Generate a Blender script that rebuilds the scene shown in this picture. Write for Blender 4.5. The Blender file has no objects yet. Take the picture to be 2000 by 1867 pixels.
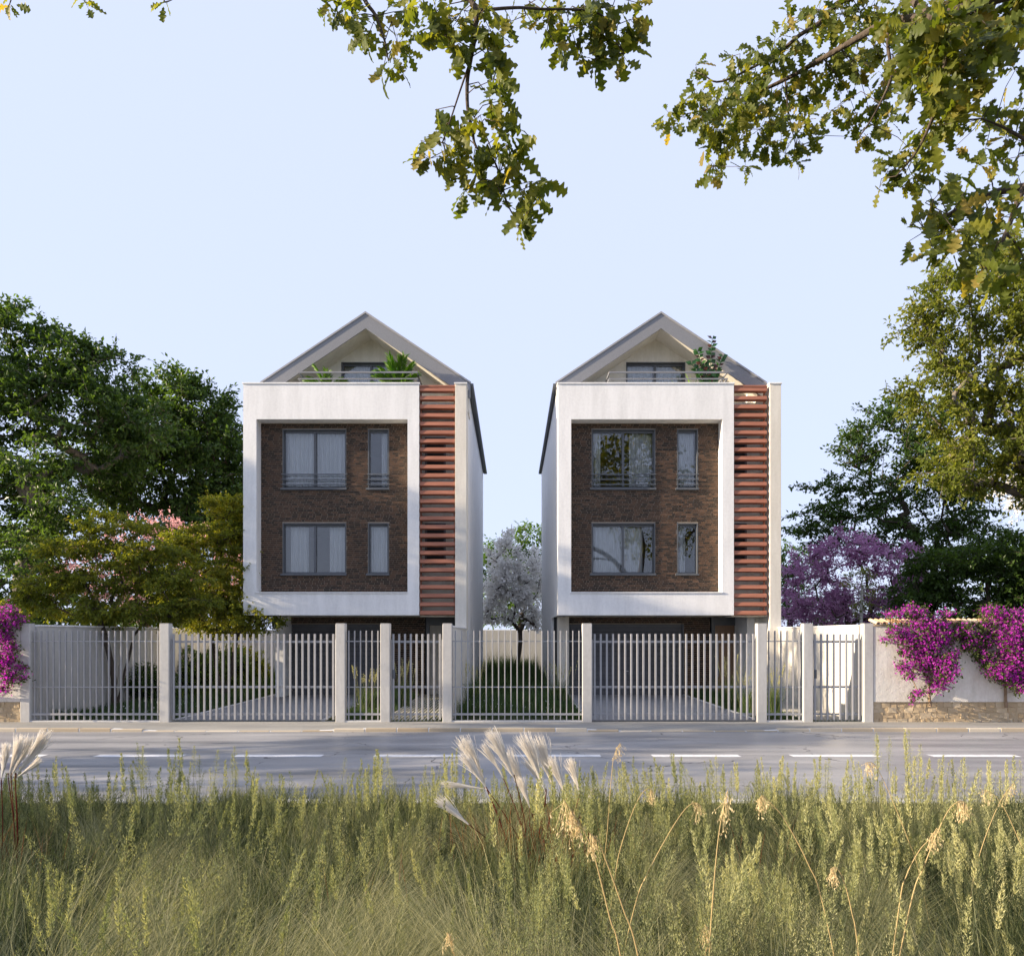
import bpy, bmesh, math, random
import numpy as np
from mathutils import Vector
RS = np.random.RandomState(11)
random.seed(5)
scene = bpy.context.scene
col = scene.collection
R = math.radians

# ------------------------------------------------------------------ camera
F, CX, HY, EYE = 1550.0, 1000.0, 1240.0, 2.0        # photo pixels (2000 x 1867), eye height in metres
cam = bpy.data.cameras.new('camera'); camo = bpy.data.objects.new('camera', cam); col.objects.link(camo)
camo.location = (0, 0, EYE); camo.rotation_euler = (R(90), 0, 0)
cam.sensor_width = 36; cam.lens = 36 * F / 2000; cam.shift_y = (HY - 933.5) / 2000
cam.clip_start = 0.05; cam.clip_end = 3000
scene.camera = camo
def PX(x, D): return (x - CX) * D / F
def PZ(y, D): return EYE + (HY - y) * D / F
def P3(x, y, D): return (PX(x, D), D, PZ(y, D))

# ------------------------------------------------------------------ light
SUN_EL, SUN_A = 17.0, 9.0         # elevation; angle in front of the facade plane (sun stands to the left)
tosun = Vector((-math.cos(R(SUN_A)), -math.sin(R(SUN_A)), math.tan(R(SUN_EL)))).normalized()
world = bpy.data.worlds.new('World'); scene.world = world; world.use_nodes = True
wn = world.node_tree
for n in list(wn.nodes): wn.nodes.remove(n)
wo = wn.nodes.new('ShaderNodeOutputWorld'); wb = wn.nodes.new('ShaderNodeBackground')
sk = wn.nodes.new('ShaderNodeTexSky'); sk.sky_type = 'NISHITA'; sk.sun_disc = False
sk.sun_elevation = R(SUN_EL); sk.sun_rotation = math.atan2(tosun.x, tosun.y)
sk.air_density = 0.85; sk.dust_density = 1.0; sk.ozone_density = 1.6; sk.altitude = 0
wb.inputs[1].default_value = 0.118
hz = wn.nodes.new('ShaderNodeMixRGB'); hz.blend_type = 'MIX'; hz.inputs[0].default_value = 0.9      # thin even high haze over the whole sky
hz.inputs[2].default_value = (2.72, 3.03, 4.08, 1)
wn.links.new(sk.outputs[0], hz.inputs[1]); wn.links.new(hz.outputs[0], wb.inputs[0]); wn.links.new(wb.outputs[0], wo.inputs[0])
sun = bpy.data.lights.new('sun', 'SUN'); suno = bpy.data.objects.new('sun', sun); col.objects.link(suno)
sun.energy = 5.0; sun.angle = R(0.6); sun.color = (1.0, 0.83, 0.62)
suno.rotation_euler = (-tosun).to_track_quat('-Z', 'Y').to_euler(); suno.location = (-40, -10, 30)
vs = scene.view_settings
vs.view_transform = 'Standard'; vs.look = 'None'; vs.gamma = 1; vs.use_curve_mapping = False
vs.exposure = 1.3
scene.render.engine = 'CYCLES'
scene.cycles.max_bounces = 8; scene.cycles.transparent_max_bounces = 16
scene.cycles.diffuse_bounces = 4; scene.cycles.glossy_bounces = 3; scene.cycles.transmission_bounces = 4

# ------------------------------------------------------------------ materials
def nodes(name):
    m = bpy.data.materials.new(name); m.use_nodes = True
    nt = m.node_tree
    for n in list(nt.nodes): nt.nodes.remove(n)
    return m, nt
def N(nt, t, **kw):
    n = nt.nodes.new(t)
    for k, v in kw.items():
        if k.startswith('i_'):
            key = k[2:]; key = int(key) if key.isdigit() else key.replace('_', ' ')
            n.inputs[key].default_value = v
        else: setattr(n, k, v)
    return n
def ramp(nt, stops):
    r = nt.nodes.new('ShaderNodeValToRGB'); e = r.color_ramp.elements
    while len(e) > 1: e.remove(e[-1])
    e[0].position = stops[0][0]; e[0].color = (*stops[0][1], 1)
    for p, c in stops[1:]:
        q = e.new(p); q.color = (*c, 1)
    return r
def surface(name, c1, c2, scale=3.0, rough=0.7, bump=0.0, bscale=60.0, detail=6, spec=0.3, metal=0.0, stretch=None, c3=None, bdist=0.01, bdetail=4):
    m, nt = nodes(name); L = nt.links.new
    out = N(nt, 'ShaderNodeOutputMaterial'); b = N(nt, 'ShaderNodeBsdfPrincipled')
    tc = N(nt, 'ShaderNodeTexCoord'); mp = N(nt, 'ShaderNodeMapping')
    g = N(nt, 'ShaderNodeNewGeometry'); L(g.outputs['Position'], mp.inputs['Vector'])
    if stretch: mp.inputs['Scale'].default_value = stretch
    n1 = N(nt, 'ShaderNodeTexNoise'); n1.inputs['Scale'].default_value = scale; n1.inputs['Detail'].default_value = detail; n1.inputs['Roughness'].default_value = .62
    L(mp.outputs[0], n1.inputs['Vector'])
    st = [(0.32, c1), (0.68, c2)] if c3 is None else [(0.3, c1), (0.5, c2), (0.7, c3)]
    r = ramp(nt, st); L(n1.outputs[0], r.inputs[0]); L(r.outputs[0], b.inputs['Base Color'])
    b.inputs['Roughness'].default_value = rough; b.inputs['Metallic'].default_value = metal
    b.inputs['Specular IOR Level'].default_value = spec
    if bump > 0:
        n2 = N(nt, 'ShaderNodeTexNoise'); n2.inputs['Scale'].default_value = bscale; n2.inputs['Detail'].default_value = bdetail
        L(g.outputs['Position'], n2.inputs['Vector'])
        bp = N(nt, 'ShaderNodeBump'); bp.inputs['Strength'].default_value = bump; bp.inputs['Distance'].default_value = bdist
        L(n2.outputs[0], bp.inputs['Height']); L(bp.outputs[0], b.inputs['Normal'])
    L(b.outputs[0], out.inputs[0])
    return m
def leafmat(name, stops, trans=0.35, rough=0.5, spec=0.25, tint=(1.0, 1.0, 0.45)):
    m, nt = nodes(name); L = nt.links.new
    out = N(nt, 'ShaderNodeOutputMaterial'); a = N(nt, 'ShaderNodeAttribute', attribute_name='lc')
    r = ramp(nt, stops); L(a.outputs['Fac'], r.inputs[0])
    b = N(nt, 'ShaderNodeBsdfPrincipled'); L(r.outputs[0], b.inputs['Base Color'])
    b.inputs['Roughness'].default_value = rough; b.inputs['Specular IOR Level'].default_value = spec
    t = N(nt, 'ShaderNodeBsdfTranslucent'); mx = N(nt, 'ShaderNodeMixRGB', blend_type='MULTIPLY'); mx.inputs[0].default_value = 1
    mx.inputs[2].default_value = (*[min(1, q * 1.0) for q in tint], 1)
    br = N(nt, 'ShaderNodeBrightContrast'); L(r.outputs[0], mx.inputs[1]); 
    sc = N(nt, 'ShaderNodeMixRGB', blend_type='ADD'); sc.inputs[0].default_value = 1
    L(mx.outputs[0], sc.inputs[1]); L(mx.outputs[0], sc.inputs[2]); L(sc.outputs[0], t.inputs[0])
    nt.nodes.remove(br)
    ms = N(nt, 'ShaderNodeMixShader'); ms.inputs[0].default_value = trans
    L(b.outputs[0], ms.inputs[1]); L(t.outputs[0], ms.inputs[2]); L(ms.outputs[0], out.inputs[0])
    return m
def attrmat(name, stops, rough=.8, bump=.4, bscale=120, spec=.2, mixn=.35):
    m, nt = nodes(name); L = nt.links.new
    out = N(nt, 'ShaderNodeOutputMaterial'); a = N(nt, 'ShaderNodeAttribute', attribute_name='lc')
    g = N(nt, 'ShaderNodeNewGeometry'); n = N(nt, 'ShaderNodeTexNoise'); n.inputs['Scale'].default_value = bscale; n.inputs['Detail'].default_value = 5
    L(g.outputs['Position'], n.inputs['Vector'])
    mm = N(nt, 'ShaderNodeMath', operation='MULTIPLY_ADD'); mm.inputs[1].default_value = mixn; L(n.outputs[0], mm.inputs[0]);
    m2 = N(nt, 'ShaderNodeMath', operation='SUBTRACT'); m2.inputs[1].default_value = mixn * .5; L(a.outputs['Fac'], m2.inputs[0]); L(m2.outputs[0], mm.inputs[2])
    r = ramp(nt, stops); L(mm.outputs[0], r.inputs[0]); b = N(nt, 'ShaderNodeBsdfPrincipled'); L(r.outputs[0], b.inputs['Base Color'])
    b.inputs['Roughness'].default_value = rough; b.inputs['Specular IOR Level'].default_value = spec
    bp = N(nt, 'ShaderNodeBump'); bp.inputs['Strength'].default_value = bump; bp.inputs['Distance'].default_value = .006
    L(n.outputs[0], bp.inputs['Height']); L(bp.outputs[0], b.inputs['Normal']); L(b.outputs[0], out.inputs[0])
    return m
def glassmat():
    m, nt = nodes('window_glass'); L = nt.links.new
    out = N(nt, 'ShaderNodeOutputMaterial'); t = N(nt, 'ShaderNodeBsdfTransparent'); t.inputs[0].default_value = (.93, .95, .96, 1)
    gl = N(nt, 'ShaderNodeBsdfGlossy'); gl.inputs['Roughness'].default_value = .008
    f = N(nt, 'ShaderNodeFresnel'); f.inputs[0].default_value = 1.55
    mm = N(nt, 'ShaderNodeMath', operation='MULTIPLY_ADD'); mm.inputs[1].default_value = 1.15; mm.inputs[2].default_value = .03; mm.use_clamp = True
    L(f.outputs[0], mm.inputs[0])
    n = N(nt, 'ShaderNodeTexNoise'); n.inputs['Scale'].default_value = 1.1; g = N(nt, 'ShaderNodeNewGeometry'); L(g.outputs['Position'], n.inputs['Vector'])
    bp = N(nt, 'ShaderNodeBump'); bp.inputs['Strength'].default_value = .06; bp.inputs['Distance'].default_value = .02; L(n.outputs[0], bp.inputs['Height']); L(bp.outputs[0], gl.inputs['Normal'])
    ms = N(nt, 'ShaderNodeMixShader'); L(mm.outputs[0], ms.inputs[0]); L(t.outputs[0], ms.inputs[1]); L(gl.outputs[0], ms.inputs[2]); L(ms.outputs[0], out.inputs[0])
    return m
def plaster(name, base, dirt, bump=.25):
    m, nt = nodes(name); L = nt.links.new
    out = N(nt, 'ShaderNodeOutputMaterial'); b = N(nt, 'ShaderNodeBsdfPrincipled'); g = N(nt, 'ShaderNodeNewGeometry')
    mp = N(nt, 'ShaderNodeMapping'); mp.inputs['Scale'].default_value = (2.2, 2.2, .35); L(g.outputs['Position'], mp.inputs[0])
    n1 = N(nt, 'ShaderNodeTexNoise'); n1.inputs['Scale'].default_value = 1.6; n1.inputs['Detail'].default_value = 9; n1.inputs['Roughness'].default_value = .7; L(mp.outputs[0], n1.inputs[0])
    n2 = N(nt, 'ShaderNodeTexNoise'); n2.inputs['Scale'].default_value = 14; n2.inputs['Detail'].default_value = 6; L(g.outputs['Position'], n2.inputs[0])
    ad = N(nt, 'ShaderNodeMath', operation='MULTIPLY_ADD'); ad.inputs[1].default_value = .35; L(n2.outputs[0], ad.inputs[0]); L(n1.outputs[0], ad.inputs[2])
    r = ramp(nt, [(.45, dirt), (.8, base)]); L(ad.outputs[0], r.inputs[0]); L(r.outputs[0], b.inputs['Base Color'])
    b.inputs['Roughness'].default_value = .85; b.inputs['Specular IOR Level'].default_value = .2
    n3 = N(nt, 'ShaderNodeTexNoise'); n3.inputs['Scale'].default_value = 70; n3.inputs['Detail'].default_value = 5; L(g.outputs['Position'], n3.inputs[0])
    n4 = N(nt, 'ShaderNodeTexNoise'); n4.inputs['Scale'].default_value = 9; n4.inputs['Detail'].default_value = 3; L(g.outputs['Position'], n4.inputs[0])
    a2 = N(nt, 'ShaderNodeMath', operation='ADD'); L(n3.outputs[0], a2.inputs[0]); L(n4.outputs[0], a2.inputs[1])
    bp = N(nt, 'ShaderNodeBump'); bp.inputs['Strength'].default_value = bump; bp.inputs['Distance'].default_value = .012; L(a2.outputs[0], bp.inputs['Height']); L(bp.outputs[0], b.inputs['Normal'])
    L(b.outputs[0], out.inputs[0]); return m
def asphalt():
    m, nt = nodes('road_asphalt'); L = nt.links.new
    out = N(nt, 'ShaderNodeOutputMaterial'); b = N(nt, 'ShaderNodeBsdfPrincipled'); g = N(nt, 'ShaderNodeNewGeometry')
    mp = N(nt, 'ShaderNodeMapping'); mp.inputs['Scale'].default_value = (.16, 1.1, 1); L(g.outputs['Position'], mp.inputs[0])
    n1 = N(nt, 'ShaderNodeTexNoise'); n1.inputs['Scale'].default_value = 1.5; n1.inputs['Detail'].default_value = 8; n1.inputs['Roughness'].default_value = .65; L(mp.outputs[0], n1.inputs[0])
    n2 = N(nt, 'ShaderNodeTexNoise'); n2.inputs['Scale'].default_value = 45; n2.inputs['Detail'].default_value = 6; L(g.outputs['Position'], n2.inputs[0])
    ad = N(nt, 'ShaderNodeMath', operation='MULTIPLY_ADD'); ad.inputs[1].default_value = .25; L(n2.outputs[0], ad.inputs[0]); L(n1.outputs[0], ad.inputs[2])
    r = ramp(nt, [(.42, (.16, .163, .17)), (.62, (.26, .258, .26)), (.8, (.36, .35, .34))]); L(ad.outputs[0], r.inputs[0])
    # hairline cracks and repair joints
    v = N(nt, 'ShaderNodeTexVoronoi', feature='DISTANCE_TO_EDGE'); v.inputs['Scale'].default_value = .33
    nz = N(nt, 'ShaderNodeTexNoise'); nz.inputs['Scale'].default_value = 1.2; nz.inputs['Detail'].default_value = 6; L(g.outputs['Position'], nz.inputs[0])
    va = N(nt, 'ShaderNodeMixRGB', blend_type='ADD'); va.inputs[0].default_value = .9; L(g.outputs['Position'], va.inputs[1]); L(nz.outputs[1], va.inputs[2]); L(va.outputs[0], v.inputs[0])
    cr = N(nt, 'ShaderNodeMath', operation='LESS_THAN'); cr.inputs[1].default_value = .0035; L(v.outputs[0], cr.inputs[0])
    ms = N(nt, 'ShaderNodeMath', operation='GREATER_THAN'); ms.inputs[1].default_value = .5; L(n1.outputs[0], ms.inputs[0])
    mu = N(nt, 'ShaderNodeMath', operation='MULTIPLY'); L(cr.outputs[0], mu.inputs[0]); L(ms.outputs[0], mu.inputs[1])
    mx = N(nt, 'ShaderNodeMixRGB'); mx.inputs[2].default_value = (.045, .045, .05, 1); L(mu.outputs[0], mx.inputs[0]); L(r.outputs[0], mx.inputs[1]); L(mx.outputs[0], b.inputs['Base Color'])
    rr = N(nt, 'ShaderNodeMapRange'); rr.inputs[3].default_value = .16; rr.inputs[4].default_value = .66; L(n1.outputs[0], rr.inputs[0]); L(rr.outputs[0], b.inputs['Roughness'])
    b.inputs['Specular IOR Level'].default_value = .45
    n3 = N(nt, 'ShaderNodeTexNoise'); n3.inputs['Scale'].default_value = 130; L(g.outputs['Position'], n3.inputs[0])
    bp = N(nt, 'ShaderNodeBump'); bp.inputs['Strength'].default_value = .25; bp.inputs['Distance'].default_value = .006; L(n3.outputs[0], bp.inputs['Height']); L(bp.outputs[0], b.inputs['Normal'])
    L(b.outputs[0], out.inputs[0]); return m

M = {}
M['white'] = plaster('white_render', (.84, .835, .82), (.70, .695, .68))
M['cream'] = plaster('cream_render', (.74, .70, .62), (.62, .58, .50))
M['wall'] = plaster('garden_wall_render', (.72, .69, .63), (.56, .53, .47), .8)
M['concrete'] = plaster('concrete_and_wall_shade', (.50, .49, .465), (.40, .39, .37), .2)  # pillar concrete; on two garden walls this grey stands in for shade
M['brick'] = attrmat('brick', [(0, (.028, .021, .017)), (.22, (.048, .032, .024)), (.5, (.080, .047, .031)), (.78, (.100, .058, .037)), (1, (.120, .071, .047))], .85, .05, 90)
M['mortar'] = surface('mortar', (.19, .155, .12), (.28, .235, .185), 25, .9, .03, 150)
M['slat'] = surface('terracotta_slat', (.28, .108, .066), (.42, .175, .110), 2.2, .55, .15, 60, stretch=(.5, 1, 6))
M['darkmetal'] = surface('anthracite_frame', (.075, .082, .092), (.10, .108, .12), 4, .42, 0, spec=.5)
M['roofmetal'] = surface('grey_roof_cladding', (.20, .205, .22), (.25, .255, .27), 40, .6, .2, 120, spec=.4)
M['roofedge'] = surface('roof_edge_flashing', (.30, .30, .31), (.36, .36, .37), 6, .5, spec=.5)
M['slate'] = surface('roof_slate', (.06, .065, .075), (.10, .105, .115), 5, .6, .3, 30)
M['fencemetal'] = surface('fence_grey_paint', (.29, .29, .30), (.34, .34, .345), 8, .45, .05, 60, spec=.5)
M['garage'] = surface('garage_door_paint', (.075, .078, .088), (.10, .104, .115), 3, .5, .1, 90, spec=.4)
M['glass'] = glassmat()
M['curtain'] = leafmat('curtain_cloth', [(0, (.78, .78, .78)), (1, (.88, .88, .88))], .3, .9, .05, (.5, .5, .5))
M['room'] = surface('room_wall', (.20, .17, .125), (.24, .21, .155), 1, .9)
M['roomfloor'] = surface('room_floor', (.18, .12, .07), (.24, .16, .10), 3, .5)
M['darkinside'] = surface('dark_interior', (.02, .02, .022), (.03, .03, .03), 3, .6)  # near-black stands in for darkness behind stair windows and garage door
M['wood'] = surface('door_wood', (.20, .115, .062), (.30, .18, .10), 3, .45, .1, 40, stretch=(6, 6, .5), spec=.4)
M['doorgrey'] = surface('door_beige', (.36, .33, .28), (.42, .39, .34), 3, .5)
M['road'] = asphalt()
M['paint'] = surface('road_paint', (.52, .52, .52), (.76, .76, .75), 9, .6, .1, 90)
M['pavement'] = surface('pavement_asphalt', (.22, .215, .20), (.32, .31, .28), 1.2, .75, .3, 90, stretch=(.3, 1.2, 1))
M['kerb'] = attrmat('kerb_stone', [(0, (.34, .27, .18)), (.5, (.44, .37, .27)), (1, (.54, .48, .38))], .8, .3, 40)
M['joint'] = surface('kerb_mortar', (.62, .61, .58), (.72, .71, .68), 20, .85)
M['drive'] = surface('driveway_concrete', (.19, .19, .195), (.27, .27, .27), 6, .8, .35, 110)
M['driveedge'] = surface('driveway_edging', (.48, .475, .45), (.58, .57, .55), 12, .8, .3, 60)
M['soil'] = surface('garden_soil', (.030, .038, .016), (.060, .065, .030), 2.5, .95, .6, 20)
M['ground'] = surface('meadow_ground', (.045, .06, .022), (.09, .10, .04), .2, .95, .5, 6)
M['verge'] = surface('verge_soil', (.05, .05, .025), (.10, .085, .045), 3, .95, .6, 20)
M['pathgrass'] = surface('path_grass', (.05, .085, .022), (.10, .14, .04), 9, .95, .6, 60)
M['strip'] = surface('paving_strip', (.40, .385, .34), (.50, .48, .43), 9, .8, .2, 80)
M['stone'] = attrmat('plinth_stone', [(0, (.39, .30, .19)), (.35, (.43, .335, .215)), (.7, (.465, .37, .245)), (1, (.52, .43, .30))], .9, .6, 22)
M['stonejoint'] = surface('plinth_mortar', (.40, .31, .20), (.47, .38, .255), 12, .95, .6, 50)
M['tile'] = attrmat('coping_tile', [(0, (.42, .22, .11)), (.5, (.52, .32, .19)), (1, (.58, .44, .30))], .8, .4, 30)
M['pot'] = surface('plant_pot', (.30, .28, .26), (.38, .36, .33), 4, .7)
M['bark'] = surface('bark_brown', (.045, .034, .026), (.10, .078, .058), 5, .9, 1.0, 18, stretch=(3, 3, .6), bdist=.03)
M['barkgrey'] = surface('bark_grey', (.10, .085, .068), (.21, .18, .145), 4, .9, 1.0, 14, stretch=(3, 3, .6), bdist=.04)
M['barkwhite'] = surface('bark_pale', (.30, .28, .25), (.62, .60, .56), 6, .8, .4, 20, stretch=(1, 1, 5))
M['stem'] = surface('vine_stem', (.16, .11, .07), (.26, .19, .13), 6, .9, .6, 30)
M['oakleaf'] = leafmat('oak_leaf', [(0, (.060, .085, .016)), (.45, (.100, .122, .020)), (.75, (.18, .180, .030)), (1, (.26, .20, .05))], .50, .5, .3, (1, .95, .32))
M['darkleaf'] = leafmat('evergreen_leaf', [(0, (.030, .058, .014)), (.6, (.060, .105, .022)), (1, (.105, .165, .032))], .36, .42, .3, (1, 1, .35))
M['mapleleaf'] = leafmat('olive_leaf', [(0, (.075, .105, .016)), (.6, (.15, .18, .028)), (1, (.25, .24, .04))], .48, .5, .2, (1, .9, .3))
M['oliveleaf'] = leafmat('yellow_green_leaf', [(0, (.075, .10, .018)), (.6, (.14, .165, .026)), (1, (.25, .24, .045))], .48, .5, .25, (1, .95, .35))
M['greenleaf'] = leafmat('fresh_green_leaf', [(0, (.05, .10, .02)), (1, (.11, .19, .035))], .4, .5, .25, (1, 1, .35))
M['palmleaf'] = leafmat('palm_leaf', [(0, (.06, .15, .015)), (1, (.17, .30, .03))], .35, .4, .4, (1, 1, .3))
M['zzleaf'] = leafmat('dark_glossy_leaf', [(0, (.012, .055, .010)), (.75, (.03, .11, .015)), (.8, (.05, .018, .012)), (1, (.06, .02, .014))], .2, .28, .5)
M['pink'] = leafmat('pink_blossom', [(0, (.42, .24, .25)), (1, (.66, .45, .45))], .4, .7, .1, (1, .8, .8))
M['purple'] = leafmat('mauve_blossom', [(0, (.27, .14, .245)), (.6, (.42, .25, .38)), (1, (.56, .38, .50))], .35, .7, .1, (1, .8, 1))
M['whitebl'] = leafmat('white_blossom', [(0, (.80, .77, .74)), (1, (.94, .93, .91))], .25, .7, .1, (.55, .55, .53))
M['bougain'] = leafmat('magenta_bract', [(0, (.20, .014, .20)), (.5, (.42, .03, .38)), (1, (.64, .10, .56))], .4, .6, .15, (1, .35, 1))
M['vineleaf'] = leafmat('vine_leaf', [(0, (.03, .05, .012)), (1, (.10, .12, .03))], .3, .5, .25)
M['blade'] = leafmat('grass_blade', [(0, (.020, .032, .014)), (.35, (.085, .105, .050)), (.7, (.27, .265, .14)), (1, (.50, .46, .27))], .36, .6, .2, (1, .95, .5))
M['seed'] = leafmat('grass_seed_head', [(0, (.14, .17, .080)), (.5, (.30, .31, .15)), (1, (.51, .49, .27))], .34, .7, .1, (1, .92, .5))
M['plume'] = leafmat('pampas_plume', [(0, (.80, .76, .70)), (1, (.92, .90, .86))], .4, .8, .1, (.52, .51, .49))
M['straw'] = leafmat('dry_straw', [(0, (.50, .39, .19)), (1, (.70, .59, .36))], .25, .6, .2, (.8, .7, .5))
M['redblade'] = leafmat('red_grass_blade', [(0, (.10, .018, .010)), (1, (.24, .10, .03))], .35, .5, .2, (1, .7, .4))
M['gardenblade'] = leafmat('garden_grass_blade', [(0, (.022, .048, .017)), (.6, (.060, .105, .040)), (1, (.19, .215, .10))], .3, .6, .15, (1, 1, .4))

# ------------------------------------------------------------------ mesh helpers
WL = {}
def link(o, parent=None, at=(0, 0, 0)):
    col.objects.link(o)
    if parent is not None:
        o.parent = parent
    o.location = at
    WL[o.name] = (Vector(WL[parent.name]) if parent is not None else Vector((0, 0, 0))) + Vector(at)
    return o
def tag(o, label=None, cat=None, group=None, kind=None):
    if label: o['label'] = label
    if cat: o['category'] = cat
    if group: o['group'] = group
    if kind: o['kind'] = kind
    return o
def thing(name, loc, label, cat, group=None):
    o = bpy.data.objects.new(name, None); o.empty_display_size = .2
    link(o, None, loc); tag(o, label, cat, group); return o
def arrays_mesh(name, V, T, lc=None, smooth=False):
    V = np.asarray(V, np.float32); T = np.asarray(T, np.int32)
    me = bpy.data.meshes.new(name); k = T.shape[1]
    me.vertices.add(len(V)); me.vertices.foreach_set('co', V.ravel())
    me.loops.add(T.size); me.loops.foreach_set('vertex_index', T.ravel())
    me.polygons.add(len(T)); me.polygons.foreach_set('loop_start', np.arange(0, T.size, k, dtype=np.int32))
    me.polygons.foreach_set('loop_total', np.full(len(T), k, np.int32))
    me.polygons.foreach_set('use_smooth', np.full(len(T), bool(smooth)))
    if lc is not None:
        a = me.attributes.new('lc', 'FLOAT', 'POINT'); a.data.foreach_set('value', np.asarray(lc, np.float32))
    me.update(calc_edges=True); return me
def put(name, me, mat, parent=None, at=None):
    """link a mesh whose vertices are in world coordinates"""
    if mat is not None and not me.materials: me.materials.append(mat)
    o = bpy.data.objects.new(name, me)
    off = Vector((0, 0, 0)) if parent is None else Vector(WL[parent.name])
    if off.length > 1e-9: me.transform(__import__('mathutils').Matrix.Translation(-off))
    return link(o, parent)
class MB:
    def __init__(s): s.v = []; s.f = []
    def box(s, x0, x1, y0, y1, z0, z1):
        n = len(s.v)
        s.v += [(x0, y0, z0), (x1, y0, z0), (x1, y1, z0), (x0, y1, z0), (x0, y0, z1), (x1, y0, z1), (x1, y1, z1), (x0, y1, z1)]
        s.f += [tuple(n + i for i in q) for q in ((0, 3, 2, 1), (4, 5, 6, 7), (0, 1, 5, 4), (1, 2, 6, 5), (2, 3, 7, 6), (3, 0, 4, 7))]
        return s
    def prism(s, poly, y0, y1):      # poly: (x, z) counter-clockwise seen from the front (-y)
        n = len(s.v); k = len(poly)
        s.v += [(x, y0, z) for x, z in poly] + [(x, y1, z) for x, z in poly]
        s.f.append(tuple(n + i for i in range(k))); s.f.append(tuple(n + k + i for i in reversed(range(k))))
        for i in range(k):
            j = (i + 1) % k; s.f.append((n + j, n + i, n + k + i, n + k + j))
        return s
    def mesh(s, name):
        me = bpy.data.meshes.new(name); me.from_pydata(s.v, [], s.f); me.update(); return me
    def build(s, name, mat, parent=None, bevel=0.0):
        o = put(name, s.mesh(name), mat, parent)
        if bevel:
            b = o.modifiers.new('bevel', 'BEVEL'); b.width = bevel; b.segments = 2; b.limit_method = 'ANGLE'
        return o
def boxmesh(name, sx, sy, sz, mat, bevel=0.0, lc=None, jitter=0):
    bm = bmesh.new(); bmesh.ops.create_cube(bm, size=1)
    for v in bm.verts: v.co = Vector((v.co.x * sx, v.co.y * sy, v.co.z * sz))
    if bevel: bmesh.ops.bevel(bm, geom=bm.edges[:], offset=bevel, segments=1, affect='EDGES')
    if jitter:
        for v in bm.verts: v.co += Vector((random.uniform(-1, 1), random.uniform(-1, 1), random.uniform(-1, 1))) * jitter
    me = bpy.data.meshes.new(name); bm.to_mesh(me); bm.free(); me.materials.append(mat)
    if lc is not None:
        a = me.attributes.new('lc', 'FLOAT', 'POINT'); a.data.foreach_set('value', np.full(len(me.vertices), lc, np.float32))
    return me
def piece(name, me, parent, at, rot=None):
    """an object sharing mesh data, at a world position, under a parent"""
    o = bpy.data.objects.new(name, me); link(o, parent, Vector(at) - Vector(WL[parent.name]) if parent is not None else at)
    if rot: o.rotation_euler = rot
    return o
def norm(a): return a / np.maximum(np.linalg.norm(a, axis=-1, keepdims=True), 1e-9)
def frames(d, up):
    d = norm(d); s = norm(np.cross(d, up)); n = np.cross(s, d)
    return np.stack([s, d, n], axis=-1)           # columns: side, along, normal
def scatter(tv, tf, P, Rm, S):
    n = len(P); k = len(tv)
    S = np.asarray(S)
    S = S[:, None, None] if S.ndim == 1 else S[:, None, :]
    V = np.einsum('nij,nkj->nki', Rm, tv[None] * S) + P[:, None, :]
    T = (tf[None] + (np.arange(n) * k)[:, None, None]).reshape(-1, tf.shape[1])
    return V.reshape(-1, 3), T
class Soup:                                        # collects triangle soups with the lc attribute
    def __init__(s): s.V = []; s.T = []; s.C = []; s.n = 0
    def add(s, V, T, c):
        V = np.asarray(V); s.V.append(V); s.T.append(np.asarray(T) + s.n); s.C.append(np.broadcast_to(c, (len(V),)) if np.ndim(c) == 0 else c); s.n += len(V)
    def inst(s, tv, tf, P, Rm, S, c):
        if len(P) == 0: return
        V, T = scatter(tv, tf, P, Rm, S); s.add(V, T, np.repeat(np.broadcast_to(c, (len(P),)), len(tv)))
    def mesh(s, name, smooth=False): return arrays_mesh(name, np.concatenate(s.V), np.concatenate(s.T), np.concatenate(s.C), smooth)
    def tris(s): return sum(len(t) for t in s.T)
LEAF_V = np.array([[0, 0, 0], [-.26, .45, .07], [0, 1, -.10], [.26, .45, .07], [0, .45, 0]], float)
LEAF_T = np.array([[0, 4, 1], [1, 4, 2], [0, 3, 4], [4, 3, 2]])
LEAF2_V = np.array([[0, 0, 0], [-.25, .5, .08], [0, 1, -.08], [.25, .5, .08]], float)
LEAF2_T = np.array([[0, 2, 1], [0, 3, 2]])
def tube_soup(sp, A, B, ra, rb, sides=5, c=0.5):
    """independent tapered segments, vectorised"""
    A = np.asarray(A, float); B = np.asarray(B, float); d = norm(B - A)
    up = np.where(np.abs(d[:, 2:3]) > .9, np.array([[1., 0, 0]]), np.array([[0., 0, 1.]]))
    s = norm(np.cross(d, up)); t = np.cross(s, d)
    an = np.arange(sides) * 2 * math.pi / sides
    ring = s[:, None, :] * np.cos(an)[None, :, None] + t[:, None, :] * np.sin(an)[None, :, None]
    V = np.concatenate([A[:, None] + ring * np.asarray(ra)[:, None, None], B[:, None] + ring * np.asarray(rb)[:, None, None]], 1)
    i = np.arange(sides); j = (i + 1) % sides
    T = np.concatenate([np.stack([i, j, j + sides], 1), np.stack([i, j + sides, i + sides], 1)])
    T = (T[None] + (np.arange(len(A)) * 2 * sides)[:, None, None]).reshape(-1, 3)
    sp.add(V.reshape(-1, 3), T, c)
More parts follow.
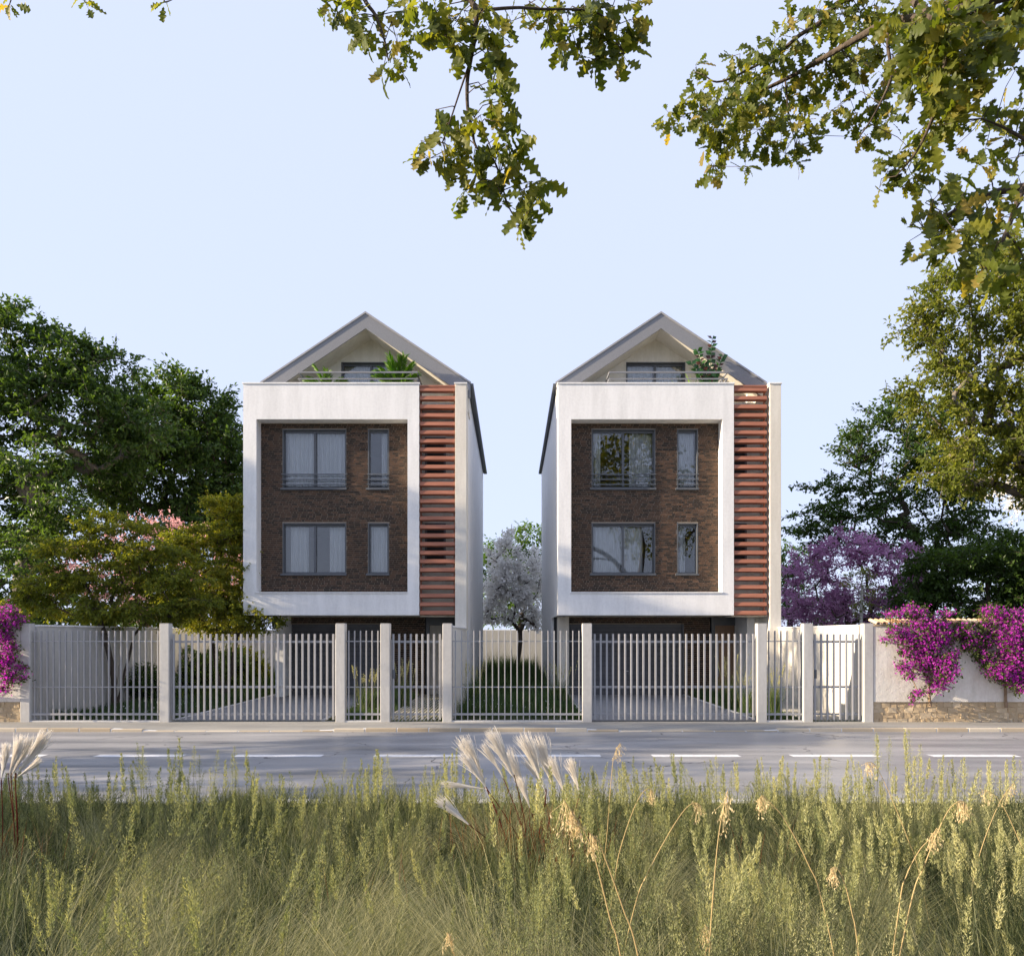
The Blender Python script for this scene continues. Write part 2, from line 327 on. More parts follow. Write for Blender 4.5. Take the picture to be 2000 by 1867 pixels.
def strips(base, head, h, lean, w, K=4, droop=.3, tw=None, rs=RS):
    """grass blades: returns V, T for n blades; head = azimuth of the lean"""
    n = len(base); t = np.linspace(0, 1, K + 1)
    hd = np.stack([np.cos(head), np.sin(head), np.zeros(n)], -1)
    ps = head + math.pi / 2 if tw is None else tw
    sd = np.stack([np.cos(ps), np.sin(ps), np.zeros(n)], -1)
    V = np.zeros((n, 2 * K + 1, 3)); c = 0
    for k in range(K + 1):
        tt = t[k]
        p = base + hd * (lean * tt ** 2)[:, None]; p = p + np.array([0, 0, 1.]) * (h * (tt - droop * lean / np.maximum(h, .01) * tt ** 3 * .5))[:, None]
        ww = (w * (1 - tt ** 1.6) * (.6 + .8 * tt * (1 - tt) * 2))[:, None] * .5
        if k < K: V[:, 2 * k] = p - sd * ww; V[:, 2 * k + 1] = p + sd * ww
        else: V[:, 2 * K] = p
    T = []
    for k in range(K - 1): T += [[2 * k, 2 * k + 1, 2 * k + 3], [2 * k, 2 * k + 3, 2 * k + 2]]
    T.append([2 * K - 2, 2 * K - 1, 2 * K]); T = np.array(T)
    T = (T[None] + (np.arange(n) * (2 * K + 1))[:, None, None]).reshape(-1, 3)
    return V.reshape(-1, 3), T, 2 * K + 1
def blades(sp, base, head, h, lean, w, c, K=4, droop=.3, tw=None):
    V, T, k = strips(base, head, h, lean, w, K, droop, tw); sp.add(V, T, np.repeat(c, k))
def tube_path(name, pts, rad, mat, parent, sides=8):
    pts = [Vector(p) for p in pts]; n = len(pts); V = []; Fc = []
    for i, p in enumerate(pts):
        d = (pts[min(i + 1, n - 1)] - pts[max(i - 1, 0)]).normalized()
        up = Vector((0, 0, 1)) if abs(d.z) < .9 else Vector((1, 0, 0))
        s = d.cross(up).normalized(); t = s.cross(d)
        r = rad[i] if hasattr(rad, '__len__') else rad
        for k in range(sides):
            a = 2 * math.pi * k / sides; V.append(p + s * math.cos(a) * r + t * math.sin(a) * r)
    for i in range(n - 1):
        for k in range(sides):
            j = (k + 1) % sides; Fc.append((i * sides + k, i * sides + j, (i + 1) * sides + j, (i + 1) * sides + k))
    me = bpy.data.meshes.new(name); me.from_pydata(V, [], Fc); me.update()
    for p in me.polygons: p.use_smooth = True
    return put(name, me, mat, parent)
def smooth_path(pts, sub=4):
    """Catmull-Rom through points"""
    P = np.array(pts, float); P = np.vstack([2 * P[0] - P[1], P, 2 * P[-1] - P[-2]]); out = []
    for i in range(1, len(P) - 2):
        for s in range(sub):
            t = s / sub; a, b, c, d = P[i - 1], P[i], P[i + 1], P[i + 2]
            out.append(.5 * ((2 * b) + (c - a) * t + (2 * a - 5 * b + 4 * c - d) * t * t + (3 * b - a - 3 * c + d) * t ** 3))
    out.append(P[-2]); return np.array(out)

# ================================================================== SETTING
GZ, ROADZ = 0.0, -0.07
DK = 16.98          # kerb face
g = MB(); g.v = [(-900, -300, -.16), (900, -300, -.16), (900, 1500, -.16), (-900, 1500, -.16)]; g.f = [(0, 1, 2, 3)]
tag(g.build('ground', M['ground']), kind='structure')
road = MB(); road.v = [(-120, 9.9, ROADZ), (120, 9.9, ROADZ), (120, DK, ROADZ), (-120, DK, ROADZ)]; road.f = [(0, 1, 2, 3)]
roado = tag(road.build('road', M['road']), kind='structure')
per, ln = 271.5 * 13.6 / F, 171 * 13.6 / F
dm = bpy.data.meshes.new('lane_dash'); dm.from_pydata([(0, -.135, 0), (ln, -.135, 0), (ln, .135, 0), (0, .135, 0)], [], [(0, 1, 2, 3)]); dm.materials.append(M['paint'])
for k in range(-4, 12): piece('lane_dash', dm, roado, (PX(187.5, 13.6) + per * k, 13.6, ROADZ + .004))
def kerbdrop(x):      # 1 = full kerb, 0 = dropped in front of the gates
    def bump(a, b, w=1.0): return min(1, max(0, (a - x) / w, (x - b) / w))
    return min(bump(-7.6, -4.3), bump(2.3, 5.2))
sp = MB(); xs = np.arange(-60, 60.01, .5)
for x in xs:
    z = ROADZ + .015 + (.055) * kerbdrop(x)
    sp.v += [(x, DK + .14, z), (x, 17.7, z * .35), (x, 18.5, GZ)]
for i in range(len(xs) - 1):
    for k in range(2): a = i * 3 + k; sp.f.append((a, a + 3, a + 4, a + 1))
pav = tag(sp.build('pavement', M['pavement']), kind='structure')
kp = .68
kms = [boxmesh('kerb_stone', kp - .022, .14, .2, M['kerb'], .008, lc=q) for q in (.1, .3, .45, .6, .8, .95)]
for k in range(-26, 27):
    x = PX(200, DK) + 4.6 + kp * k
    if abs(x) > 13.5: continue
    z = ROADZ + .018 + .055 * kerbdrop(x)
    piece('kerb_stone', random.choice(kms), pav, (x, DK + .07, z - .1 + random.uniform(-.002, .002)))
jm = boxmesh('kerb_joint', 40, .12, .2, M['joint'])
kj = MB()
for i in range(len(xs) - 1):
    if abs(xs[i]) > 20: continue
    z0 = ROADZ + .012 + .055 * kerbdrop(xs[i]); z1 = ROADZ + .012 + .055 * kerbdrop(xs[i + 1]); n = len(kj.v)
    kj.v += [(xs[i], DK + .008, ROADZ - .02), (xs[i + 1], DK + .008, ROADZ - .02), (xs[i + 1], DK + .008, z1), (xs[i], DK + .008, z0), (xs[i + 1], DK + .16, z1), (xs[i], DK + .16, z0)]
    kj.f += [(n, n + 1, n + 2, n + 3), (n + 3, n + 2, n + 4, n + 5)]
kj.build('kerb_mortar', M['joint'], pav)
# near edge of the road and the verge
sp = MB(); sp.box(-60, 60, 9.72, 9.9, -.3, -.045)
tag(sp.build('verge_edging', M['driveedge'], None, .01), kind='structure')
sp = MB(); sp.v = [(-60, -8, -.03), (60, -8, -.03), (60, 9.72, -.06), (-60, 9.72, -.06)]; sp.f = [(0, 1, 2, 3)]
tag(sp.build('verge', M['verge']), kind='structure')
sp = MB(); sp.v = [(-60, 18.5, 0), (60, 18.5, 0), (60, 70, 0), (-60, 70, 0)]; sp.f = [(0, 1, 2, 3)]
tag(sp.build('garden_ground', M['soil']), kind='structure')
def driveway(x0, x1):
    o = MB(); o.v = [(x0, 18.45, .012), (x1, 18.45, .012), (x1, 26.5, .012), (x0, 26.5, .012)]; o.f = [(0, 1, 2, 3)]
    d = tag(o.build('driveway', M['drive']), kind='structure')
    for a, b in ((x0 - .09, x0), (x1, x1 + .09)): MB().box(a, b, 18.5, 26.4, -.05, .03).build('edging_strip', M['driveedge'], d, .006)
driveway(-7.85, -4.45); driveway(1.82, 5.68)
def path(x0, x1):
    o = MB(); o.v = [(x0, 18.4, .006), (x1, 18.4, .006), (x1, 26.5, .006), (x0, 26.5, .006)]; o.f = [(0, 1, 2, 3)]
    d = tag(o.build('garden_path', M['pathgrass']), kind='structure')
    n = int((x1 - x0) / .085); me = boxmesh('paving_strip', .03, 8.0, .05, M['strip'], .004)
    for i in range(n): piece('paving_strip', me, d, (x0 + .04 + i * .085, 22.42, .012))
path(-3.02, -1.62); path(6.85, 8.02)

# ================================================================== HOUSES
FD, BD, GD, BACK = 24.0, 24.45, 26.5, 37.9
brick_variants = []
for q in np.linspace(.02, .98, 14):
    brick_variants.append(boxmesh('brick', .170, .034, .048, M['brick'], .003, lc=float(q)))
def brick_field(rects, holes, yface, x_lo, x_hi, z_lo, z_hi, take):
    """bricks as running bond clipped by holes: (individual list, merged soup)"""
    V = []; T = []; C = []; singles = []
    pw, ph = .182, .0625; row = 0; z = z_lo + .006
    box_t = np.array([[0, 1, 5], [0, 5, 4], [1, 2, 6], [1, 6, 5], [3, 0, 4], [3, 4, 7], [4, 5, 6], [4, 6, 7], [0, 3, 2], [0, 2, 1]])
    while z + .048 < z_hi:
        off = (row % 3) * pw / 3 + RS.uniform(-.02, .02); x = x_lo - off
        while x < x_hi:
            bw = .170 if RS.rand() > .22 else .079
            segs = [(max(x, x_lo), min(x + bw, x_hi))]
            for (a, b, c, d) in holes:
                if z + .048 > c and z < d:
                    ns = []
                    for s, e in segs:
                        if e <= a or s >= b: ns.append((s, e))
                        else:
                            if s < a: ns.append((s, a))
                            if e > b: ns.append((b, e))
                    segs = ns
            for s, e in segs:
                if e - s < .02: continue
                c = min(1, max(0, RS.normal(.37, .29)))
                if e - s > .168 and take(s, z) and len(singles) < 300: singles.append((s + .085, z + .024, c))
                else:
                    dy = RS.uniform(-.0006, .0006); n = len(V)
                    y0 = yface + dy; y1 = yface + .034
                    V += [(s, y0, z), (e, y0, z), (e, y1, z), (s, y1, z), (s, y0, z + .048), (e, y0, z + .048), (e, y1, z + .048), (s, y1, z + .048)]
                    T.append(box_t + n); C += [c] * 8
            x += bw + .012
        z += ph; row += 1
    return singles, V, T, C
def wall_with_holes(x0, x1, z0, z1, y0, y1, holes, mb=None):
    mb = mb or MB(); xs = sorted({x0, x1} | {h[0] for h in holes} | {h[1] for h in holes}); zs = sorted({z0, z1} | {h[2] for h in holes} | {h[3] for h in holes})
    for i in range(len(xs) - 1):
        run = None
        for k in range(len(zs) - 1):
            cx, cz = (xs[i] + xs[i + 1]) / 2, (zs[k] + zs[k + 1]) / 2
            solid = not any(h[0] < cx < h[1] and h[2] < cz < h[3] for h in holes)
            if solid and run is None: run = zs[k]
            if (not solid) and run is not None: mb.box(xs[i], xs[i + 1], y0, y1, run, zs[k]); run = None
        if run is not None: mb.box(xs[i], xs[i + 1], y0, y1, run, zs[-1])
    return mb
def curtain(parent, x0, x1, y, z0, z1, seed, amp=.05, wl=.13):
    rs = np.random.RandomState(seed); n = max(10, int((x1 - x0) / .012)); t = np.linspace(x0, x1, n)
    ph = np.cumsum(rs.uniform(.6, 1.4, n)) * (2 * math.pi * (x1 - x0) / n / wl)
    V = []; T = []
    for k, zz in enumerate(np.linspace(z0, z1, 6)):
        a = amp * (1 - .5 * k / 5)
        V += [(t[i], y + a * math.sin(ph[i]), zz) for i in range(n)]
    for k in range(5):
        for i in range(n - 1): a = k * n + i; T += [(a, a + 1, a + n + 1), (a, a + n + 1, a + n)]
    me = arrays_mesh('curtain', np.array(V), np.array(T), rs.rand(len(V)) * .3 + .5, True)
    return put('curtain', me, M['curtain'], parent)
def window(house, x0, x1, z0, z1, yb, panes, rail, curtains, seed, sill=True, name='window'):
    """anthracite window set in the brick: frame, panes, sill, railing bars, curtains"""
    t = .055; y0, y1 = yb + .085, yb + .155
    mb = MB(); mb.box(x0, x0 + t, y0, y1, z0, z1).box(x1 - t, x1, y0, y1, z0, z1).box(x0 + t, x1 - t, y0, y1, z1 - t - .02, z1).box(x0 + t, x1 - t, y0, y1, z0, z0 + t)
    w = mb.build(name, M['darkmetal'], house, .004)
    MB().box(x0 - .004, x0 + .025, yb - .012, yb + .085, z0, z1 + .022).build('jamb', M['darkmetal'], w); MB().box(x1 - .025, x1 + .004, yb - .012, yb + .085, z0, z1 + .022).build('jamb', M['darkmetal'], w)
    MB().box(x0 + .025, x1 - .025, yb - .012, yb + .085, z1 - .004, z1 + .022).build('lintel_trim', M['darkmetal'], w)
    if panes == 2:
        xm = (x0 + x1) / 2; MB().box(xm - .035, xm + .035, y0 - .02, y1 - .02, z0 + t, z1 - t - .02).build('mullion', M['darkmetal'], w, .004)
        spans = ((x0 + t, xm - .035, 0), (xm + .035, x1 - t, .018))
    else: spans = ((x0 + t, x1 - t, 0),)
    for a, b, dy in spans:
        MB().box(a, b, y0 + .03 + dy, y0 + .036 + dy, z0 + t, z1 - t - .02).build('pane', M['glass'], w)
    if sill: MB().box(x0 - .06, x1 + .03, yb - .07, yb + .084, z0 - .06, z0 - .003).build('sill', M['darkmetal'], w, .006)
    if rail:
        for k in range(3): MB().box(x0 - .03, x1 + .03, yb - .05, yb - .025, z0 + .09 + .155 * k, z0 + .125 + .155 * k).build('railing_bar', M['darkmetal'], w, .004)
    for i, (a, b) in enumerate(curtains):
        curtain(w, x0 + t + a * (x1 - x0 - 2 * t), x0 + t + b * (x1 - x0 - 2 * t), yb + .30, z0 + .02, z1 + .02, seed + i)
    return w
def house(x0, roof_l, roof_r, label, cur, seed, right):
    h = thing('house', (x0 + 3.4, 25, 0), label, 'house', 'twin houses behind the fence')
    X = lambda r: x0 + r
    bl, br = (X(.5), X(6.75)) if not right else (X(.02), X(6.3))      # main body, side walls
    # white projecting frame: a ring box round the brick
    fr = MB()
    fr.box(X(0), X(.40), FD, 25.6, 2.60, 9.58); fr.box(X(4.97), X(5.32), FD, 24.9, 2.60, 9.58)
    fr.box(X(.40), X(4.97), FD, 24.9, 2.60, 3.26); fr.box(X(.40), X(4.97), FD, 24.30, 8.52, 9.58); fr.box(X(.40), X(4.97), 24.30, 24.9, 8.52, 8.86)
    f = fr.build('facade_frame', M['white'], h)
    cp = MB(); cp.box(X(-.025), X(5.345), FD - .025, FD + .34, 9.583, 9.63); cp.build('coping', M['white'], f, .006)
    MB().box(X(.37), X(4.98), FD - .03, BD - .02, 3.262, 3.30).build('ledge', M['white'], f, .006)
    # brick wall with its openings
    wz = ((6.52, 8.31), (3.89, 5.42)); wx = ((1.07, 3.015), (3.70, 4.33))
    holes = [(X(a), X(b), c, d) for a, b in wx for c, d in wz]
    bw = wall_with_holes(X(.40), X(4.97), 3.2, 8.56, BD + .002, BD + .24, holes).build('brick_wall', M['mortar'], h)
    e = .018; bh = [(a - e, b + e, c - .012, d + e) for a, b, c, d in holes]
    singles, V, T, C = brick_field(None, bh, BD - .008, X(.40), X(4.97), 3.302, 8.52, lambda sx, sz: 5.45 < sz < 6.45)
    # ground floor bricks beside and over the garage
    gx0, gx1 = (X(.62), X(4.0)) if not right else (X(.52), X(4.35))
    g0 = X(.62) if not right else X(.52)
    ghole = [(g0, gx1, 0, 2.36), (X(5.22), X(6.42), 0, 2.6)]
    s2, V2, T2, C2 = brick_field(None, ghole, GD - .008, g0, X(5.22), .02, 2.62, lambda a, b: False)
    T += [t + len(V) for t in T2]; V += V2; C += C2
    me = arrays_mesh('brick_courses', np.array(V), np.concatenate(T), C)
    tag(put('brick_courses', me, M['brick'], bw), kind='stuff')
    for sx, sz, c in singles: piece('brick', brick_variants[min(13, int(c * 14))], bw, (sx, BD - .008 + .017 + RS.uniform(-.0006, .0006), sz))
    # ground floor wall
    wall_with_holes(g0, X(5.22), 0, 2.6, GD + .002, GD + .2, [(g0 + .01, gx1, 0, 2.36)]).build('garage_wall', M['mortar'], h)
    gd = MB().box(g0 + .02, gx1 - .01, GD + .06, GD + .12, 2.26, 2.36).build('garage_door', M['darkmetal'], h)
    MB().box(g0 - .02, g0 + .03, GD - .02, GD + .1, 0, 2.36).build('jamb', M['darkmetal'], gd); MB().box(gx1 - .05, gx1 - .002, GD - .02, GD + .1, 0, 2.36).build('jamb', M['darkmetal'], gd)
    np_ = 14; ph = 2.26 / np_
    pm = boxmesh('panel', gx1 - g0 - .09, .04, ph - .008, M['garage'], .006)
    for k in range(np_): piece('panel', pm, gd, ((g0 + gx1) / 2, GD + .085, ph * (k + .5)))
    MB().box((g0 + gx1) / 2 - .08, (g0 + gx1) / 2 + .08, GD + .04, GD + .06, .78, .81).build('handle', M['roofedge'], gd, .004)
    MB().box(bl, br, GD + .2, GD + .3, 0, 2.6).build('garage_back', M['darkinside'], h)
    # white pier left of the garage
    MB().box(bl + .1, g0 - .02, GD - .15, GD + .25, 0, 2.6).build('garage_pier', M['cream'], h)
    # entrance
    ex0, ex1 = X(5.26), X(6.40)
    d = MB().box(ex0, ex0 + .12, GD - .05, GD + .1, 0, 2.6).box(ex1 - .1, ex1, GD - .05, GD + .1, 0, 2.6).box(ex0 + .12, ex1 - .1, GD - .05, GD + .1, 2.32, 2.6).build('front_door', M['darkmetal'], h)
    if right:
        MB().box(ex0 + .12, ex1 - .36, GD, GD + .05, .02, 2.32).build('leaf', M['wood'], d, .004); MB().box(ex1 - .34, ex1 - .1, GD + .01, GD + .02, .02, 2.32).build('side_pane', M['glass'], d)
        MB().box(ex0 + .2, ex0 + .24, GD - .05, GD - .01, .6, 1.8).build('handle', M['roofedge'], d, .004)
    else:
        MB().box(ex0 + .12, ex1 - .1, GD, GD + .05, .02, 2.32).build('leaf', M['doorgrey'], d, .004); MB().box(ex0 + .55, ex0 + .68, GD - .006, GD - .001, .15, 2.15).build('side_pane', M['wood'], d)
        MB().box(ex0 + .2, ex0 + .24, GD - .05, GD - .01, .6, 1.8).build('handle', M['roofedge'], d, .004)
    # slat bay
    MB().box(X(5.32), X(6.42), 24.95, 25.1, 2.6, 9.3).build('stair_wall', M['cream'], h)
    for zz0, zz1 in ((7.0, 8.2), (4.2, 5.5)):
        a, b = (X(5.40), X(6.05)) if not right else (X(5.50), X(5.98))
        w = MB().box(a, a + .06, 24.90, 24.945, zz0, zz1).box(b - .06, b, 24.90, 24.945, zz0, zz1).box(a, b, 24.905, 24.94, zz1 - .05, zz1).box(a, b, 24.905, 24.94, zz0, zz0 + .05).build('stair_window', M['darkmetal'], h)
        MB().box(a + .06, b - .06, 24.92, 24.93, zz0 + .05, zz1 - .05).build('pane', M['darkinside'], w)  # opaque dark sheet, interior darkness put into its colour
    sr = 6.40 if not right else 6.33
    ls = MB().box(X(5.335), X(5.375), 24.2, 24.26, 2.62, 9.5).box(X(sr - .05), X(sr - .01), 24.2, 24.26, 2.62, 9.5).build('slat_screen', M['slat'], h)
    n = 27; pitch = (9.42 - 2.66) / (n - 1); sm = boxmesh('slat', sr - 5.34, .15, .118, M['slat'], .006)
    for k in range(n): piece('slat', sm, ls, (X((sr + 5.335) / 2), 24.10, 2.665 + pitch * k), (R(-10), 0, 0))
    MB().box(X(5.33), X(sr), 24.02, 24.5, 9.50, 9.56).build('top_beam', M['slat'], ls, .006)
    MB().box(X(5.32), X(6.42), 24.3, 24.96, 2.56, 2.6).build('bay_soffit', M['cream'], h)
    if right: MB().box(X(6.28), X(6.412), 25.0, 25.3, 0, 9.3).build('stair_return', M['cream'], h)
    pr = MB().box(X(6.41), X(6.75), FD, 25.0, 0, 9.58).build('pier', M['cream'], h, .006)
    MB().box(X(6.385), X(6.775), FD - .025, 25.0, 9.583, 9.63).build('coping', M['white'], pr, .006)
    # side and back walls, slabs, interior
    ez = 9.73
    if right:
        MB().box(bl, bl + .25, 25.6, BACK, 2.60, ez).box(bl, bl + .25, 28.6, BACK, 0, 2.6).box(bl + .1, bl + .25, GD + .25, 28.6, 0, 2.6).build('side_wall', M['white'], h)
        MB().box(br - .25, br, 25.1, BACK, 0, ez).build('side_wall', M['white'], h)
    else:
        MB().box(br - .25, br, 25.0, BACK, 0, ez).build('side_wall', M['white'], h)
        MB().box(bl, bl + .25, 25.6, BACK, 0, ez).build('side_wall', M['white'], h)
    MB().box(bl + .25, br - .25, BACK - .25, BACK, 0, ez).build('back_wall', M['white'], h)
    MB().box(bl + .1, X(6.41), FD + .02, GD + .3, 2.602, 2.72).build('overhang_soffit', M['cream'], h) if False else None
    so = MB().box(X(.41), X(5.31), 24.9, GD + .2, 2.604, 2.7).build('overhang_soffit', M['cream'], h)
    sl = MB().box(bl + .25, X(5.32), BD + .24, BACK - .25, 5.5, 5.75).box(bl + .25, X(5.32), BD + .24, BACK - .25, 8.4, 8.62).box(bl + .25, X(5.32), GD + .3, BACK - .25, 2.61, 2.9).build('floor_slab', M['room'], h)
    MB().box(bl + .25, X(5.32), 28.5, 28.6, 2.9, 8.4).build('partition', M['room'], h)
    MB().box(X(5.32), X(5.42), 25.1, 28.5, 2.6, 8.9).build('partition', M['room'], h)
    # terrace and gable
    ax = (X(roof_l) + X(roof_r)) / 2; rl, rr = X(roof_l), X(roof_r)
    zE, zA, th, RF = 9.83, 12.02, .51, 24.62
    TW = 25.56
    MB().box(bl, min(br, X(6.41)), 24.302, TW, 8.87, 8.93).build('terrace_floor', M['driveedge'], h)
    zi = zA - th; slope = (zA - zE) / (ax - rl)
    zin = lambda x: zi - slope * abs(x - ax)
    dx0, dx1, dz1 = ax - .95, ax + .95, 10.756
    gw = MB(); xl, xr = rl + .25, rr - .25
    gw.prism([(xl, 8.93), (dx0, 8.93), (dx0, zin(dx0)), (xl, zin(xl) - .003)], TW, TW + .2)
    gw.prism([(dx1, 8.93), (xr, 8.93), (xr, zin(xr)), (dx1, zin(dx1))], TW, TW + .2)
    gw.prism([(dx0, dz1), (dx1, dz1), (dx1, zin(dx1)), (ax, zi), (dx0, zin(dx0))], TW, TW + .2)
    gwo = gw.build('gable_wall', M['cream'], h)
    w = window(h, dx0, dx1, 8.95, dz1, TW, 2, False, ((.0, .46), (.54, 1.0)), seed + 40, False, 'terrace_door')
    # knee walls on both sides of the terrace
    MB().prism([(rl + .06, 8.93), (rl + .25, 8.93), (rl + .25, zin(rl + .25) - .004), (rl + .06, zin(rl + .06) - .004)], RF + .06, TW).prism([(rr - .25, 8.93), (rr - .06, 8.93), (rr - .06, zin(rr - .06) - .004), (rr - .25, zin(rr - .25) - .004)], RF + .06, TW).build('knee_wall', M['cream'], h)
    # roof: two thick slopes, fascia in front, soffit beneath
    rf = MB(); tk = .14
    rf.prism([(rl, zE - tk), (ax, zA - tk), (ax, zA), (rl, zE)], RF + .05, BACK + .15); rf.prism([(ax, zA - tk), (rr, zE - tk), (rr, zE), (ax, zA)], RF + .05, BACK + .15)
    ro = rf.build('roof', M['slate'], h)
    fa = MB().prism([(rl, zE - th - .004), (ax, zA - th - .004), (rr, zE - th - .004), (rr, zE - .05), (ax, zA - .05), (rl, zE - .05)], RF, RF + .047)
    fa.build('fascia', M['roofmetal'], ro)
    MB().prism([(rl - .02, zE - .05), (ax, zA - .05), (rr + .02, zE - .05), (rr + .02, zE + .012), (ax, zA + .012), (rl - .02, zE + .012)], RF - .025, RF + .045).build('verge_flashing', M['roofedge'], ro)
    k = .15
    MB().prism([(rl + k, zin(rl + k)), (ax, zi), (ax, zA - tk - .003), (rl + k, zin(rl + k) + th - tk - .003)], RF + .05, TW + .3).prism([(ax, zi), (rr - k, zin(rr - k)), (rr - k, zin(rr - k) + th - tk - .003), (ax, zA - tk - .003)], RF + .05, TW + .3).build('soffit', M['cream'], ro)
    for xx in ((rl - .09, rl - .004), (rr + .004, rr + .09)): MB().box(xx[0], xx[1], RF + .03, BACK + .2, zE - .11, zE - .02).build('gutter', M['darkmetal'], ro, .006)
    # terrace railing: two bars with returns
    q0, q1 = (X(1.64), X(5.27)) if not right else (X(1.55), X(5.16))
    tr = MB()
    for xx in (q0 + .015, q1 - .055):
        tr.box(xx, xx + .04, 24.62, 24.66, 8.93, 9.93)
    tro = tr.build('terrace_railing', M['roofmetal'], h)
    for zz, tk in ((9.935, .05), (9.745, .035)):
        MB().box(q0, q1, 24.05, 24.09, zz, zz + tk).build('rail_bar', M['roofmetal'], tro, .004)
        for xx in (q0, q1 - .04): MB().box(xx, xx + .04, 24.092, 25.2, zz, zz + tk).build('rail_bar', M['roofmetal'], tro, .004)
    # windows
    for i, (a, b) in enumerate(wx):
        for k, (c, dd) in enumerate(wz):
            window(h, X(a), X(b), c, dd, BD, 2 if i == 0 else 1, k == 0, cur[i][k], seed + i * 7 + k * 3)
    return h
house(-8.13, .33, 6.843, 'left house: white framed brick front with two palms on its roof terrace', (( ((0, .49), (.51, 1)), ((.06, .36), (.72, 1)) ), ( ((.6, 1),), ((0, 1),) )), 100, False)
house(1.39, -.024, 6.496, 'right house: white framed brick front with a dark leafy plant on its roof terrace', (( ((0, .13), (.62, 1)), ((0, .5), (.5, .85)) ), ( ((0, 1),), ((0, .45),) )), 200, True)

# ================================================================== FENCE
FN = 18.24
pillars = [48.5, 320.5, 664.5, 752, 873.5, 1147, 1489, 1579, 1697]
plabels = ['leftmost square concrete pillar beside the purple vine', 'concrete pillar left of the wide gate before the left house', 'concrete pillar right of the wide gate before the left house',
           'concrete pillar left of the narrow gate by the striped path of the left house', 'concrete pillar right of the narrow gate by the striped path of the left house', 'concrete pillar left of the wide gate before the right house',
           'concrete pillar right of the wide gate before the right house', 'concrete pillar left of the narrow gate at the far right of the fence', 'rightmost square concrete pillar, touching the wall with the magenta vine']
pxs = [PX(p, FN) for p in pillars]
for x, lb in zip(pxs, plabels):
    t = thing('fence_pillar', (x, FN + .1, 0), lb, 'pillar', 'concrete fence pillars')
    MB().box(x - .11, x + .11, FN, FN + .21, -.03, 2.25).build('shaft', M['concrete'], t, .012)
    MB().box(x - .107, x + .107, FN + .003, FN + .207, 2.251, 2.268).build('cap', M['concrete'], t, .006)
bar_gate = boxmesh('bar', .044, .04, 1.98, M['fencemetal'], .004); bar_fix = boxmesh('bar', .024, .055, 2.06, M['fencemetal'], .003)
def fence(i, gate, label):
    a, b = pxs[i] + .11, pxs[i + 1] - .11; w = b - a
    t = thing('gate' if gate else 'fence_panel', ((a + b) / 2, FN + .1, 0), label, 'gate' if gate else 'fence', 'slatted grey gates' if gate else 'railing panels between the pillars')
    yb = FN + .10
    n = int(round(w / .1415)); st = w / n
    if gate:
        for k in range(n): piece('bar', bar_gate, t, (a + st * (k + .5), yb, .045 + .99))
        for z, hh in ((.17, .05), (.80, .05), (1.845, .05)): MB().box(a + .012, b - .012, yb + .021, yb + .05, z - hh / 2, z + hh / 2).build('rail', M['fencemetal'], t, .003)
        for xx in (a + .012, b - .03): MB().box(xx, xx + .018, yb - .02, yb + .02, .14, 1.9).build('stile', M['fencemetal'], t)
        if n < 12: MB().box(a + .05, a + .11, yb - .03, yb - .021, 1.0, 1.2).build('lock_plate', M['darkmetal'], t)
    else:
        for k in range(n): piece('bar', bar_fix, t, (a + st * (k + .5), yb, .04 + 1.03))
        for z, hh in ((.80, .022), (1.855, .022)): MB().box(a, b, yb - .012, yb + .012, z - hh / 2, z + hh / 2).build('rail', M['fencemetal'], t)
        MB().box(a, b, yb - .03, yb + .03, .15, .195).build('rail', M['fencemetal'], t, .003)
        MB().box(a, b, FN + .01, FN + .19, -.03, .03).build('base_kerb', M['driveedge'], t, .006)
fence(0, False, 'long grey railing panel in front of the multi-stemmed tree at left')
fence(1, True, 'wide grey slatted driveway gate in front of the left house garage')
fence(2, False, 'short grey railing panel between the two gates of the left house')
fence(3, True, 'narrow grey slatted gate at the striped path of the left house')
fence(4, False, 'long grey railing panel in the gap between the two houses')
fence(5, True, 'wide grey slatted driveway gate in front of the right house garage')
fence(6, False, 'short grey railing panel between the two gates of the right house')
fence(7, True, 'narrow grey slatted gate before the sunlit white side wall at right')

# garden boundary walls running back
def gwall(name, label, x0, x1, y0, y1, z, mt='wall'):
    t = thing(name, ((x0 + x1) / 2, (y0 + y1) / 2, 0), label, 'wall')
    MB().box(x0, x1, y0, y1, -.05, z).build('wall_body', M[mt], t)
    MB().box(x0 - .02, x1 + .02, y0, y1, z + .002, z + .04).build('coping', M['white'], t, .006)
gwall('boundary_wall', 'long grey-shaded garden wall behind the trees at left', -11.25, -11.03, FN + .215, 43.5, 2.2, 'concrete')  # pillar grey instead of wall render: the wall's shade put into colour
gwall('boundary_wall', 'short white wall running from pillar to the right corner of the left house', -1.52, -1.39, FN + .215, 23.97, 2.18)
gwall('boundary_wall', 'white side wall running back from the rightmost pillar to the right house', 8.06, 8.2, FN + .215, 43.5, 2.2)
gwall('boundary_wall', 'pale back wall seen between the two houses behind the white blossom tree', -11.0, 8.05, 43.5, 43.7, 2.25, 'concrete')  # pale wall in the same grey, its shade put into the colour

